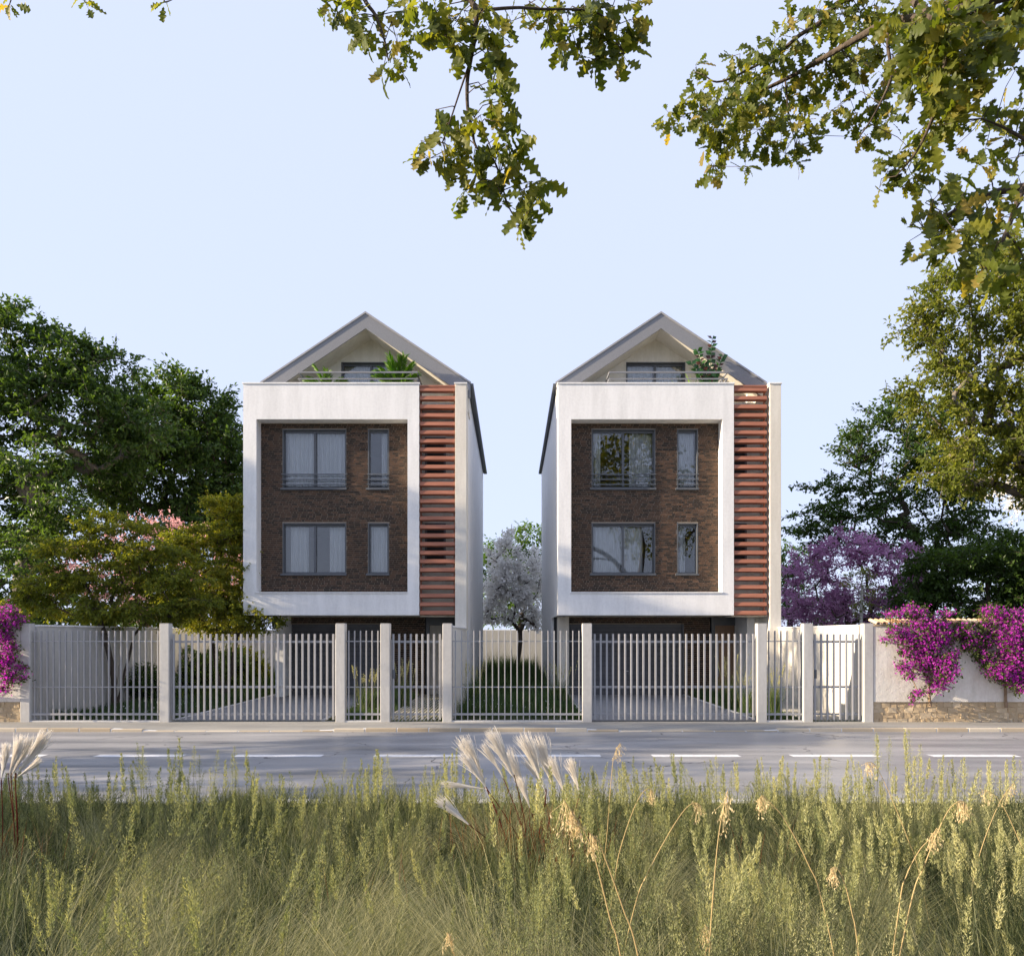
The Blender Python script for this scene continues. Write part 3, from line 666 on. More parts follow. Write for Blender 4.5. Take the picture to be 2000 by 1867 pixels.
# street walls with plinth, render and tile coping
def plinth_wall(label, x0, x1):
    t = thing('street_wall', ((x0 + x1) / 2, FN + .15, 0), label, 'wall')
    MB().box(x0, x1, FN + .047, FN + .3, -.05, .46).build('plinth', M['stonejoint'], t)
    pl = [c for c in t.children][0]
    MB().box(x0, x1, FN + .01, FN + .3, .462, 2.20).build('render_coat', M['wall'], t)
    rs = np.random.RandomState(int(abs(x0) * 10)); rows = ((-.03, .08), (.085, .205), (.21, .33), (.335, .455))
    for z0, z1 in rows:
        x = x0 + .006
        while x < x1 - .03:
            w = rs.uniform(.08, .27); e = min(x + w, x1 - .006)
            if e - x > .04:
                bm = bmesh.new(); bmesh.ops.create_cube(bm, size=1)
                dz = rs.uniform(-.03, .03)
                for v in bm.verts: v.co = Vector((v.co.x * (e - x - .014), v.co.y * .06, v.co.z * (z1 - z0 - .008 + dz)))
                bmesh.ops.subdivide_edges(bm, edges=bm.edges[:], cuts=1, use_grid_fill=True)
                for v in bm.verts: v.co += Vector((rs.uniform(-1, 1), rs.uniform(-1, 1), rs.uniform(-1, 1))) * .009
                me = bpy.data.meshes.new('stone'); bm.to_mesh(me); bm.free(); me.materials.append(M['stone'])
                at = me.attributes.new('lc', 'FLOAT', 'POINT'); at.data.foreach_set('value', np.full(len(me.vertices), rs.rand(), np.float32))
                piece('stone', me, pl, ((x + e) / 2, FN + .068 + rs.uniform(-.008, .008), (z0 + z1) / 2))
            x += w
    # barrel tiles laid across the wall, sloping to the street
    cp = MB().prism([(x0, 2.203), (x1, 2.203), (x1, 2.25), (x0, 2.25)], FN - .01, FN + .32).build('coping', M['stonejoint'], t)
    tms = []
    for q in np.linspace(0.05, .95, 7):
        V = []; Fc = []
        for k, (yy, zz, rr) in enumerate(((-.22, -.035, .062), (.22, .06, .05))):
            for s in range(7):
                a = math.pi * s / 6; V.append((math.cos(a) * rr, yy, zz + math.sin(a) * rr))
            for s in range(7):
                a = math.pi * s / 6; V.append((math.cos(a) * (rr - .014), yy, zz + math.sin(a) * (rr - .014)))
        for s in range(6):
            Fc += [(s, s + 1, 15 + s, 14 + s), (7 + s + 1, 7 + s, 21 + s, 22 + s), (s + 1, s, 7 + s, 8 + s), (14 + s, 15 + s, 22 + s, 21 + s)]
        Fc += [(0, 14, 21, 7), (6, 13, 27, 20)]
        me = bpy.data.meshes.new('coping_tile'); me.from_pydata(V, [], Fc); me.update(); me.materials.append(M['tile'])
        at = me.attributes.new('lc', 'FLOAT', 'POINT'); at.data.foreach_set('value', np.full(len(V), q, np.float32)); tms.append(me)
    n = int((x1 - x0) / .128)
    for k in range(n): piece('coping_tile', tms[rs.randint(7)], cp, (x0 + .07 + k * .128, FN + .12, 2.285 + rs.uniform(-.004, .004)), (0, 0, rs.uniform(-.03, .03)))
plinth_wall('rendered street wall with stone plinth and tiled coping under the magenta vines', pxs[8] + .115, 16.5)
plinth_wall('rendered street wall with stone plinth at the left edge under the purple vine', -16.5, pxs[0] - .115)
# ================================================================== TREES
def tree_skel(base, fork, targets, seg, rs, wob=.12, arch=.18, stems=None):
    nodes_ = [np.array(base, float)]; par = [-1]
    def path_to(p0i, q, n, bend):
        p0 = nodes_[p0i]; last = p0i
        d = q - p0; L = np.linalg.norm(d); w = rs.normal(0, wob * L / max(n, 1) ** .5, 3) * .5
        for k in range(1, n + 1):
            t = k / n
            p = p0 + d * t + np.array([0, 0, bend * L * t * (1 - t)]) + w * math.sin(math.pi * t) + (rs.normal(0, .03 * seg, 3) if k < n else 0)
            nodes_.append(p); par.append(last); last = len(nodes_) - 1
        return last
    forks = [fork] if stems is None else stems
    for f in forks:
        f = np.array(f, float); path_to(0, f, max(3, int(np.linalg.norm(f - nodes_[0]) / seg)), .0)
    fz = np.array(forks[0], float)
    order = np.argsort(np.linalg.norm(targets - fz, axis=1)); tips = []
    for i in order:
        q = targets[i]; A = np.array(nodes_); d = np.linalg.norm(A - q, axis=1)
        cost = d + .45 * np.maximum(0, A[:, 2] - q[2]) + .25 * np.maximum(0, fz[2] * .6 - A[:, 2]) * 3
        j = int(np.argmin(cost)); L = d[j]
        tips.append((path_to(j, q, max(1, int(L / seg)), arch if L > 2 * seg else .05), i))
    return np.array(nodes_), np.array(par), tips
def skel_mesh(sp, nodes_, par, r_trunk, r_tip, flare=1.3):
    n = len(nodes_); cnt = np.zeros(n); ch = np.bincount(par[par >= 0], minlength=n)
    cnt[ch == 0] = 1
    for i in range(n - 1, 0, -1): cnt[par[i]] += cnt[i]
    e = math.log(r_trunk / r_tip) / math.log(max(cnt[0], 2)); r = r_tip * np.maximum(cnt, 1) ** e
    i = np.arange(1, n); p = par[1:]
    best = {}
    for k in range(1, n):
        if par[k] not in best or cnt[k] > cnt[best[par[k]]]: best[par[k]] = k
    main = np.array([best[par[k]] == k for k in range(1, n)])
    ra = np.where(main, r[p], np.minimum(r[p], r[i] * 1.35)); rb = r[i]
    ra = np.where(p == 0, ra * flare, ra)
    big = rb > r_trunk * .22
    for m, sd in ((big, 9), (~big, 5)):
        if m.any(): tube_soup(sp, nodes_[p[m]], nodes_[i[m]] + (nodes_[i[m]] - nodes_[p[m]]) * .06, ra[m], rb[m], sd)
    return r
def sample_lobes(lobes, n, rs, shell=.5):
    """lobes: world (c, r) pairs"""
    vol = np.array([r[0] * r[2] for c, r in lobes]); k = np.maximum(2, np.round(n * vol / vol.sum()).astype(int)); out = []
    for (c, r), m in zip(lobes, k):
        d = norm(rs.normal(size=(m, 3))); rad = rs.uniform(0, 1, m) ** (1 / 3.) ; rad = shell * (.62 + .38 * rad) + (1 - shell) * rad
        out.append(np.array(c) + d * rad[:, None] * np.array(r))
    return np.concatenate(out)
def leafy(sp, tw, P, rs, clr, ntw, nlf, ll, flat=.5, up=.6, droop=.25, tv=LEAF2_V, tf=LEAF2_T, out=None, cbias=0., crange=1.):
    """twigs with leaves round every cluster point"""
    n = len(P)
    d = rs.normal(size=(n, ntw, 3)); d[..., 2] = d[..., 2] * flat + .12
    if out is not None: d = norm(d) + out[:, None, :] * .55
    d = norm(d); L = clr * rs.uniform(.45, 1.15, (n, ntw))
    A = np.repeat(P[:, None], ntw, 1); B = A + d * L[..., None]; B[..., 2] -= droop * L * .5
    Af, Bf = A.reshape(-1, 3), B.reshape(-1, 3)
    if tw is not None: tube_soup(tw, Af[::2], Bf[::2], np.full(len(Af[::2]), ll * .06), np.full(len(Af[::2]), ll * .025), 3)
    t = (np.arange(nlf) + .6) / nlf; t = .15 + .85 * t
    Q = Af[:, None] + (Bf - Af)[:, None] * t[None, :, None] + rs.normal(0, ll * .22, (len(Af), nlf, 3))
    td = norm(Bf - Af)[:, None] * .7 + rs.normal(0, .75, (len(Af), nlf, 3)); td[..., 2] -= droop
    nr = rs.normal(0, .55, (len(Af), nlf, 3)); nr[..., 2] += up
    Q, td, nr = Q.reshape(-1, 3), td.reshape(-1, 3), nr.reshape(-1, 3)
    c = np.clip(cbias + crange * (.5 * np.repeat(rs.rand(n), ntw * nlf) + .5 * rs.rand(len(Q))), 0, 1)
    sp.inst(tv, tf, Q, frames(td, nr), ll * rs.uniform(.65, 1.25, len(Q)), c)
def px_lobes(D, L):
    out = []
    for l in L:
        x, y, rx, ry = l[:4]; dd = l[4] if len(l) > 4 else 0; d = D + dd
        out.append((P3(x, y, d), (rx * d / F, rx * d / F * .85, ry * d / F)))
    return out
def tree(name, label, bx, D, L, ncl, tr, fork, leafm, bark, clr, ntw, nlf, ll, seed, flat=.5, up=.6, droop=.25, shell=.5, seg=.7, stems=None, extra=None, group=None, wob=.12, arch=.18, tip=.012, world_lobes=None, base=None, cbias=0., crange=1., hook=None):
    rs = np.random.RandomState(seed)
    base = np.array((PX(bx, D), D, -.05)) if base is None else np.array(base, float)
    t = thing(name, tuple(base), label, 'tree', group)
    lob = px_lobes(D, L) if world_lobes is None else world_lobes
    tg = sample_lobes(lob, ncl, rs, shell)
    fk = np.array(P3(fork[0], fork[1], D)) if len(fork) == 2 else np.array(fork, float)
    st = None if stems is None else [P3(a, b, D + c) for a, b, c in stems]
    nd, par, tips = tree_skel(base, fk, tg, seg, rs, wob, arch, st)
    w = Soup(); skel_mesh(w, nd, par, tr, tip)
    lf = Soup(); cen = np.mean(tg, 0); ou = norm(tg - cen)
    tws = Soup(); leafy(lf, tws, tg, rs, clr, ntw, nlf, ll, flat, up, droop, out=ou, cbias=cbias, crange=crange)
    if extra: extra(lf, tg, rs)
    tr_o = put('trunk', w.mesh('trunk', True), bark, t)
    tag(put('twigs', tws.mesh('twigs'), bark, tr_o), kind='stuff')
    tag(put('crown', lf.mesh('crown'), leafm, t), kind='stuff')
    if hook: hook(t, tg, rs)
    return t
BLOS_V = np.array([[0, 0, 0], [-.5, .35, .25], [-.1, .95, .15], [.5, .35, .25], [.1, .5, -.3]], float)
BLOS_T = np.array([[0, 2, 1], [0, 3, 2], [0, 4, 1], [0, 3, 4]])

tree('broadleaf_tree', 'tall dark green tree with twisted pale limbs at the left edge', 85, 33,
     [(45, 640, 55, 50), (110, 710, 85, 60), (190, 730, 80, 50), (30, 780, 110, 80), (150, 810, 110, 70), (-90, 740, 130, 110), (255, 830, 70, 70), (-20, 920, 90, 60), (190, 920, 90, 45, 2), (-120, 900, 120, 100), (50, 1060, 60, 40, 2), (70, 960, 60, 50, 3), (70, 900, 60, 40, -2.5), (120, 985, 70, 35, -2.5), (40, 1040, 70, 35, -2)],
     470, .40, (90, 1010), M['darkleaf'], M['barkgrey'], .95, 8, 12, .23, 3, flat=.5, seg=.8, wob=.3, group='trees behind the garden walls')
tree('broadleaf_tree', 'dense dark green tree touching the left house behind the blossom', 375, 38,
     [(330, 770, 55, 45), (385, 800, 60, 50), (300, 850, 90, 60), (420, 870, 60, 60), (370, 900, 95, 60), (445, 940, 60, 70), (290, 960, 90, 50), (400, 1000, 90, 45), (230, 900, 70, 60), (480, 1000, 60, 60)],
     420, .35, (375, 1080), M['darkleaf'], M['bark'], 1.05, 8, 12, .24, 4, group='trees behind the garden walls')
tree('small_tree', 'spreading olive green multi-stemmed tree behind the left railing panel', 225, 21.6,
     [(225, 1030, 70, 22), (150, 1070, 80, 24), (300, 1085, 80, 24), (110, 1130, 70, 26), (220, 1125, 90, 24), (340, 1135, 70, 26), (170, 1185, 90, 22), (290, 1185, 90, 22), (385, 1175, 30, 18), (70, 1170, 40, 22)],
     310, .085, (230, 1330), M['mapleleaf'], M['bark'], .45, 8, 13, .1, 5, flat=.28, up=1.0, droop=.5, seg=.35, stems=[(232, 1300, 0), (205, 1240, -.3), (262, 1240, .4)], wob=.15, tip=.006)
tree('small_tree', 'yellow-green bushy tree against the left side of the left house', 438, 24.6,
     [(440, 1000, 50, 28), (395, 1050, 60, 26), (455, 1060, 45, 35), (360, 1090, 50, 26), (440, 1120, 60, 30), (470, 1170, 45, 30), (340, 1150, 40, 26), (400, 1170, 60, 26), (500, 1205, 45, 18, -.4), (440, 1215, 70, 18)],
     280, .09, (438, 1300), M['mapleleaf'], M['bark'], .48, 8, 13, .11, 6, flat=.35, up=.9, droop=.4, seg=.4, stems=[(438, 1290, 0), (415, 1250, .3), (462, 1240, -.2)], tip=.007, cbias=.12)
tree('blossom_tree', 'pink blossom tree showing between the two olive green trees', 290, 29,
     [(290, 1055, 120, 36), (200, 1110, 90, 50), (390, 1110, 90, 60), (280, 1170, 140, 45), (140, 1120, 50, 40), (330, 1030, 60, 18)], 110, .13, (290, 1230), M['pink'], M['bark'], .6, 6, 9, .1, 7, flat=.8, up=.2)
tree('small_tree', 'tall grassy-green shrub tree low behind the left garden wall', 30, 27,
     [(30, 1100, 90, 50), (-60, 1130, 90, 60), (110, 1160, 60, 50), (20, 1180, 90, 30)], 120, .12, (30, 1220), M['darkleaf'], M['bark'], .7, 6, 10, .16, 8)
tree('broadleaf_tree', 'dark undergrowth tree behind the pink blossom at left', 250, 33.5,
     [(150, 1060, 90, 40), (280, 1060, 90, 40), (400, 1070, 90, 45), (200, 1130, 110, 40), (330, 1140, 110, 40), (450, 1140, 60, 50), (120, 1190, 80, 30), (260, 1200, 120, 26), (400, 1200, 100, 26), (90, 1010, 50, 30)], 260, .2, (250, 1215), M['darkleaf'], M['bark'], .85, 7, 9, .2, 81, cbias=-.15)
# between the houses
def wb_extra(lf, tg, rs): pass
tree('blossom_tree', 'white blossom tree standing in the gap between the two houses', 1003, 38.6,
     [(985, 1085, 34, 26), (1030, 1105, 30, 30), (972, 1135, 30, 34), (1028, 1150, 36, 34), (995, 1175, 45, 32), (962, 1195, 25, 26), (1045, 1205, 22, 24), (1000, 1130, 30, 30), (990, 1050, 16, 16)],
     150, .11, (1000, 1252), M['whitebl'], M['bark'], .42, 7, 9, .19, 9, flat=.9, up=.2, seg=.4, stems=[(998, 1245, 0), (1016, 1235, .2)])
tree('broadleaf_tree', 'fresh green tree top rising behind the white blossom tree', 1020, 50,
     [(1040, 1050, 40, 26), (985, 1090, 45, 30), (1050, 1110, 40, 40), (1000, 1150, 60, 40), (940, 1120, 50, 40), (1090, 1100, 60, 45), (1000, 1195, 60, 26), (1000, 1100, 40, 40)], 230, .2, (1020, 1200), M['greenleaf'], M['bark'], 1.0, 6, 9, .22, 10)
# right side
tree('oak_tree', 'tall yellow-green oak filling the right edge behind the street wall', 2100, 22,
     [(1890, 560, 70, 45), (1800, 615, 50, 28), (1790, 660, 40, 26), (1960, 610, 90, 60), (1850, 690, 60, 40), (1910, 740, 80, 50), (1990, 740, 80, 60), (1850, 800, 60, 40), (1930, 850, 90, 50), (1880, 910, 80, 45), (1990, 930, 60, 50), (2090, 600, 120, 110), (2090, 830, 120, 130), (1780, 770, 30, 20), (2000, 500, 80, 40)],
     430, .38, (2070, 1000), M['oliveleaf'], M['barkgrey'], .66, 8, 12, .14, 12, flat=.8, up=.4, seg=.6, group='trees behind the garden walls')
tree('broadleaf_tree', 'dark layered tree reaching towards the right house from behind', 1810, 34,
     [(1745, 800, 45, 22), (1800, 830, 80, 35), (1700, 850, 50, 20), (1670, 885, 50, 18), (1760, 900, 90, 35), (1850, 910, 80, 50), (1640, 945, 60, 18), (1720, 965, 90, 30), (1830, 990, 110, 45), (1610, 1000, 55, 18), (1680, 1025, 90, 26), (1580, 1030, 45, 16), (1790, 1060, 90, 30), (1640, 1062, 60, 14), (1900, 1060, 90, 50)],
     360, .3, (1800, 1110), M['darkleaf'], M['bark'], .85, 7, 10, .19, 13, flat=.22, up=1.2, droop=.15, seg=.7, stems=[(1790, 1100, 0), (1830, 1050, .6)], arch=.1, group='trees behind the garden walls', cbias=-.15)
tree('broadleaf_tree', 'low dark green tree above the tiled street wall at far right', 1890, 26.5,
     [(1850, 1110, 80, 30), (1950, 1090, 90, 40), (1900, 1150, 110, 30), (2030, 1130, 90, 60), (1800, 1160, 50, 26), (1880, 1195, 110, 22), (1990, 1190, 80, 26)],
     300, .17, (1890, 1215), M['darkleaf'], M['bark'], .62, 8, 12, .15, 14, flat=.35, up=1, cbias=-.1)
tree('blossom_tree', 'mauve blossom tree between the right house and the dark trees', 1665, 29.5,
     [(1585, 1105, 50, 34), (1650, 1078, 60, 34), (1720, 1095, 70, 34), (1600, 1160, 70, 38), (1690, 1150, 80, 40), (1560, 1190, 40, 26), (1770, 1130, 45, 36), (1730, 1180, 60, 26), (1640, 1200, 70, 20)],
     230, .12, (1660, 1215), M['purple'], M['bark'], .58, 8, 12, .105, 15, flat=.8, up=.2, stems=[(1655, 1190, 0), (1700, 1185, .3), (1630, 1180, -.2)], seg=.45)
tree('broadleaf_tree', 'small green tree just right of the right house pier', 1540, 41,
     [(1545, 1090, 40, 26), (1570, 1130, 45, 35), (1530, 1160, 40, 40), (1640, 1190, 120, 30)], 110, .15, (1545, 1200), M['greenleaf'], M['bark'], .8, 6, 9, .18, 16, cbias=-.2)
tree('birch_tree', 'thin pale trunked young birch in front of the mauve blossom', 1683, 27.2,
     [(1678, 1130, 22, 22), (1692, 1165, 22, 22), (1670, 1185, 16, 14)], 26, .055, (1683, 1135), M['oliveleaf'], M['barkwhite'], .4, 5, 8, .08, 17, seg=.4, wob=.03)
tree('blossom_tree', 'white blossom tree peeking in at the right edge among dark leaves', 2070, 24.2,
     [(1965, 945, 32, 30), (1995, 975, 30, 30), (2060, 960, 70, 70)], 70, .14, (2060, 1050), M['whitebl'], M['bark'], .45, 6, 9, .1, 18, flat=.8, up=.2)
# trees standing left of the picture, seen only by the shade they throw
tree('broadleaf_tree', 'street tree standing left of the picture beyond the street wall', 0, 20, [], 190, .3, (-21, 19.6, 4.5), M['darkleaf'], M['barkgrey'], 1.0, 7, 8, .26, 21,
     base=(-21.5, 19.8, -.05), world_lobes=[((-21, 19.5, 7.5), (2.6, 2.6, 2.0)), ((-22, 21, 10), (2.2, 2.0, 1.7)), ((-20, 18, 9.5), (2, 1.6, 1.8))], group='trees left of the picture')
tree('broadleaf_tree', 'verge tree standing left of the picture beside the road', 0, 8, [], 85, .2, (-14.2, 5.2, 1.8), M['darkleaf'], M['barkgrey'], .9, 7, 8, .24, 22,
     base=(-14.4, 5.4, -.05), world_lobes=[((-13.8, 5.0, 3.0), (1.4, 2.4, .6)), ((-13.5, 2.2, 3.0), (1.2, 1.4, .6))], group='trees left of the picture')
tree('broadleaf_tree', 'second verge tree standing left of the picture nearer the pavement', 0, 12, [], 120, .25, (-19, 11, 3.0), M['darkleaf'], M['barkgrey'], .9, 7, 8, .24, 23,
     base=(-19, 9.0, -.05), world_lobes=[((-19, 10.5, 5.2), (2.0, 3.0, 1.6)), ((-19, 13, 6.5), (1.8, 2.0, 1.5))], group='trees left of the picture')

# ------------------------------------------------------------------ the oak overhead
def oak_leaf(seed, K=33):
    rs = np.random.RandomState(seed); t = np.linspace(0, 1, K); V = []; T = []
    env = .315 * np.sin(math.pi * np.clip(t, 0, 1) ** 1.4) ** .75 * rs.uniform(.92, 1.12) + .012
    nl = 4.0; bend = rs.uniform(.05, .35); cup = rs.uniform(-.1, .3); ph = rs.uniform(-.35, .35)
    for k in range(K):
        ba = -bend * t[k] ** 2; rp = .03 * math.sin(t[k] * 24 + seed); w = []
        for sgn in (-1, 1):
            cyc = math.cos(2 * math.pi * nl * t[k] ** .92 + math.pi + ph * sgn); f = .66 + (.34 * cyc ** .55 if cyc > 0 else -.26 * abs(cyc) ** 1.2)
            w.append((env[k] * f, t[k] + .06 * env[k] / .3))
        if k == K - 1: w = [(0.02, 1.02), (0.02, 1.02)]
        V += [(0, t[k], ba), (-w[0][0], w[0][1], ba + cup * w[0][0] + rp), (w[1][0], w[1][1], ba + cup * w[1][0] - rp)]
    for k in range(K - 1):
        a, b = 3 * k, 3 * k + 3
        T += [(a, b, b + 1), (a, b + 1, a + 1), (a, a + 2, b + 2), (a, b + 2, b)]
    return np.array(V), np.array(T)
OAKLO = [oak_leaf(i + 9, 17) for i in range(5)]
OAK = [oak_leaf(i) for i in range(5)]
def build_oak():
    rs = np.random.RandomState(77)
    root = thing('oak_tree', (7.6, 2.6, -.05), 'big oak whose lobed leafy branches hang into the top of the picture', 'tree')
    za = lambda x, y: (600 + .3522 * x, .3522 * y)        # crop of the hanging branch
    zb = lambda x, y: (1280 + .3622 * x, .3622 * y)       # crop of the right-hand mass
    W = lambda p, D: np.array(P3(p[0], p[1], D))
    limbs = []   # (points, r0, r1)
    crotch = np.array([7.3, 2.9, 4.6])
    limbs.append(([(7.6, 2.6, -.05), (7.55, 2.65, 1.6), (7.4, 2.8, 3.2), tuple(crotch)], .36, .27))
    L1 = [crotch, (5.5, 3.2, 6.6), (3.0, 3.6, 7.3), (1.0, 3.9, 7.0), (-.1, 4.0, 6.1)]
    c1 = [W(za(905, 0), 4), W(za(935, 60), 4), W(za(930, 200), 4), W(za(905, 340), 4), W(za(888, 450), 4), W(za(890, 600), 4), W(za(915, 720), 4.02), W(za(940, 820), 4.03), W(za(1040, 900), 4.05), W(za(1110, 1130), 4.05), W(za(1180, 1250), 4.05)]
    limbs.append((L1 + c1[:1], .17, .016)); limbs.append((c1, .014, .003))
    limbs.append(([W(za(905, 340), 4), W(za(850, 500), 3.97), W(za(790, 680), 3.95), W(za(750, 790), 3.95)], .006, .003))
    limbs.append(([W(za(890, 600), 4), W(za(960, 700), 4.08), W(za(1010, 800), 4.1), W(za(1040, 900), 4.05)], .004, .003))
    limbs.append(([W(za(935, 62), 4), W(za(1150, 45), 4.1), W(za(1300, 52), 4.2), W(za(1600, 70), 4.3), W(za(1700, 190), 4.3), W(za(1760, 300), 4.3)], .009, .003))
    limbs.append(([np.array([.9, 3.9, 6.95]), (-.6, 4.3, 6.7), W((700, -60), 4.6), W(za(320, 0), 4.6), W(za(380, 90), 4.6), W(za(430, 230), 4.6), W(za(450, 340), 4.6)], .022, .003))
    limbs.append(([(-.6, 4.3, 6.7), (-2.2, 5.0, 7.0), W((330, -70), 5.2), W((320, 5), 5.2)], .016, .004))
    limbs.append(([(-2.2, 5.0, 7.0), (-3.2, 5.4, 7.0), W((40, -60), 5.4), W((20, 5), 5.4)], .010, .004))
    limbs.append(([(-2.2, 5.0, 7.0), W((170, -60), 5.3), W((165, 0), 5.3)], .008, .004))
    # right-hand mass
    limbs.append(([crotch, (5.8, 4.0, 6.2), W(zb(1980, -60), 5.0), W(zb(1700, 40), 5.0), W(zb(1500, 100), 5.1), W(zb(1260, 120), 5.5), W(zb(1000, 260), 5.9), W(zb(700, 430), 6.2), W(zb(400, 560), 6.3), W(zb(150, 620), 6.3)], .055, .004))
    limbs.append(([W(zb(1500, 100), 5.1), W(zb(1300, -40), 5.6), W(zb(1020, 0), 6.0), W(zb(880, 130), 6.1), W(zb(780, 190), 6.1), W(zb(640, 300), 6.2), W(zb(360, 440), 6.3), W(zb(250, 400), 6.3)], .03, .004))
    limbs.append(([W(zb(1260, 120), 5.5), W(zb(1255, 260), 5.5), W(zb(1270, 420), 5.5), W(zb(1180, 620), 5.5), W(zb(1100, 740), 5.5)], .015, .004))
    limbs.append(([W(zb(1500, 100), 5.1), W(zb(1560, 300), 4.9), W(zb(1520, 560), 4.9), W(zb(1420, 800), 5.0), W(zb(1300, 950), 5.0)], .018, .004))
    limbs.append(([W(zb(700, 430), 6.2), W(zb(720, 620), 6.2), W(zb(760, 800), 6.2)], .008, .003))
    limbs.append(([W(zb(400, 560), 6.3), W(zb(440, 700), 6.3), W(zb(330, 900), 6.3)], .008, .003))
    limbs.append(([crotch, (6.0, 3.8, 4.9), W(zb(2250, 960), 4.6), W(zb(2000, 1010), 4.6), W(zb(1850, 1035), 4.6), W(zb(1700, 1100), 4.55), W(zb(1600, 1145), 4.5), W(zb(1450, 1240), 4.5)], .045, .004))
    limbs.append(([W(zb(2250, 960), 4.6), W(zb(2060, 960), 4.4), W(zb(1965, 1060), 4.4), W(zb(1890, 1260), 4.4), W(zb(1790, 1430), 4.4), W(zb(1760, 1540), 4.4)], .024, .005))
    limbs.append(([W(zb(2250, 960), 4.6), W(zb(2060, 800), 5.0), W(zb(1900, 700), 5.1), W(zb(1760, 640), 5.1)], .02, .004))
    limbs.append(([W(zb(1890, 1260), 4.4), W(zb(1950, 1320), 4.4), W(zb(1990, 1400), 4.4)], .008, .003))
    # upper crown out of the picture
    limbs.append(([crotch, (7.8, 2.0, 7.0), (7.6, 1.2, 9.5), (7.3, 1.4, 12.5)], .2, .03)); limbs.append(([crotch, (9.5, 3.5, 7.0), (11, 4.0, 8.6)], .16, .04))
    wood = Soup(); NP = []; 
    for pts, r0, r1 in limbs:
        P = smooth_path([np.array(p, float) for p in pts], 6); n = len(P); r = np.linspace(r0, r1, n) if r0 < .25 else r0 + (r1 - r0) * np.linspace(0, 1, n) ** .6
        tube_soup(wood, P[:-1], P[1:] + (P[1:] - P[:-1]) * .05, r[:-1], r[1:], 8 if r0 > .01 else 5); NP.append(P)
    NP = np.concatenate(NP)
    A = [(200, 40, 70), (280, 170, 70), (330, 220, 60), (440, 60, 60), (500, 240, 70), (480, 340, 70), (160, 80, 40), (250, 90, 60), (540, 60, 60), (420, 380, 40), (560, 290, 40)]
    A2 = [(620, 40, 60), (720, 60, 80), (760, 200, 80), (830, 120, 80), (870, 60, 80), (980, 150, 70), (1000, 290, 60), (1050, 350, 50), (870, 330, 50), (690, 160, 50), (800, 270, 40), (980, 60, 50), (1020, 180, 40),
          (1040, 440, 60), (1010, 540, 60), (1070, 560, 60), (960, 640, 60), (1060, 680, 50), (710, 610, 45), (740, 720, 60), (840, 730, 50), (630, 780, 45), (680, 880, 70), (760, 880, 45), (840, 860, 60), (920, 890, 50), (850, 960, 60), (1100, 730, 50), (1130, 800, 60), (1170, 920, 60), (1060, 900, 60), (1000, 1010, 70), (880, 1060, 60), (1230, 1010, 60), (1300, 1000, 45), (1080, 1090, 40), (1270, 1110, 60), (1180, 1190, 60), (1230, 1180, 60), (1180, 1270, 30), (950, 960, 50), (1200, 870, 40)]
    A3 = [(1130, 120, 50), (1280, 120, 60), (1350, 100, 70), (1430, 200, 80), (1560, 150, 90), (1700, 60, 90), (1760, 200, 80), (1600, 330, 60), (1750, 300, 70), (1380, 260, 45), (1840, 20, 40), (1200, 40, 50), (1450, 60, 70), (1620, 40, 90), (1660, 240, 80), (1500, 280, 60), (1790, 110, 60)]
    Bf = [(80, 620, 60), (90, 690, 45), (150, 560, 60), (220, 360, 50), (230, 520, 80), (300, 600, 90), (330, 700, 90), (300, 800, 60), (320, 900, 60), (290, 950, 35), (400, 480, 80), (420, 640, 90), (430, 780, 90), (430, 300, 40), (480, 380, 80), (490, 900, 50), (540, 280, 60), (560, 420, 90), (560, 560, 90), (560, 700, 90), (620, 780, 70), (640, 230, 70), (650, 330, 90), (680, 480, 90), (690, 640, 80), (700, 830, 60), (770, 880, 40), (790, 780, 60), (720, 120, 40), (780, 230, 80), (800, 380, 90), (820, 520, 90), (820, 650, 70), (850, 740, 35), (710, 70, 25), (780, 60, 35), (880, 60, 80), (930, 160, 90), (960, 300, 90), (980, 430, 80), (1000, 80, 100), (1100, 150, 100), (1080, 320, 100), (1150, 60, 100), (950, 600, 50), (1000, 560, 35), (1090, 640, 70), (1120, 740, 50), (1200, 560, 100), (1250, 420, 100), (1260, 640, 70), (1180, 250, 100), (1280, 300, 100), (1180, 690, 60), (260, 650, 70), (480, 560, 80), (620, 630, 70), (350, 540, 70)]
    Bn = [(1300, 60, 90), (1400, 120, 100), (1500, 60, 110), (1600, 120, 110), (1700, 60, 110), (1800, 100, 110), (1900, 60, 110), (1960, 150, 80), (1400, 230, 90), (1520, 230, 110), (1620, 330, 100), (1400, 420, 80), (1480, 500, 90), (1580, 480, 90), (1690, 430, 80), (1700, 260, 100), (1800, 210, 90), (1880, 230, 60), (1620, 570, 60), (1940, 380, 40), (1480, 340, 90), (1350, 330, 80)]
    Bm = [(1480, 680, 80), (1600, 690, 45), (1500, 780, 80), (1400, 830, 70), (1300, 860, 70), (1250, 930, 60), (1380, 940, 80), (1330, 1010, 40), (1210, 1010, 30), (1620, 790, 30), (1790, 560, 35), (1780, 650, 50), (1870, 620, 70), (1950, 600, 60), (1780, 800, 50), (1900, 740, 60), (1850, 870, 50), (1750, 890, 30), (1960, 850, 35), (1560, 620, 50), (1430, 700, 50), (2050, 640, 70), (2050, 800, 70)]
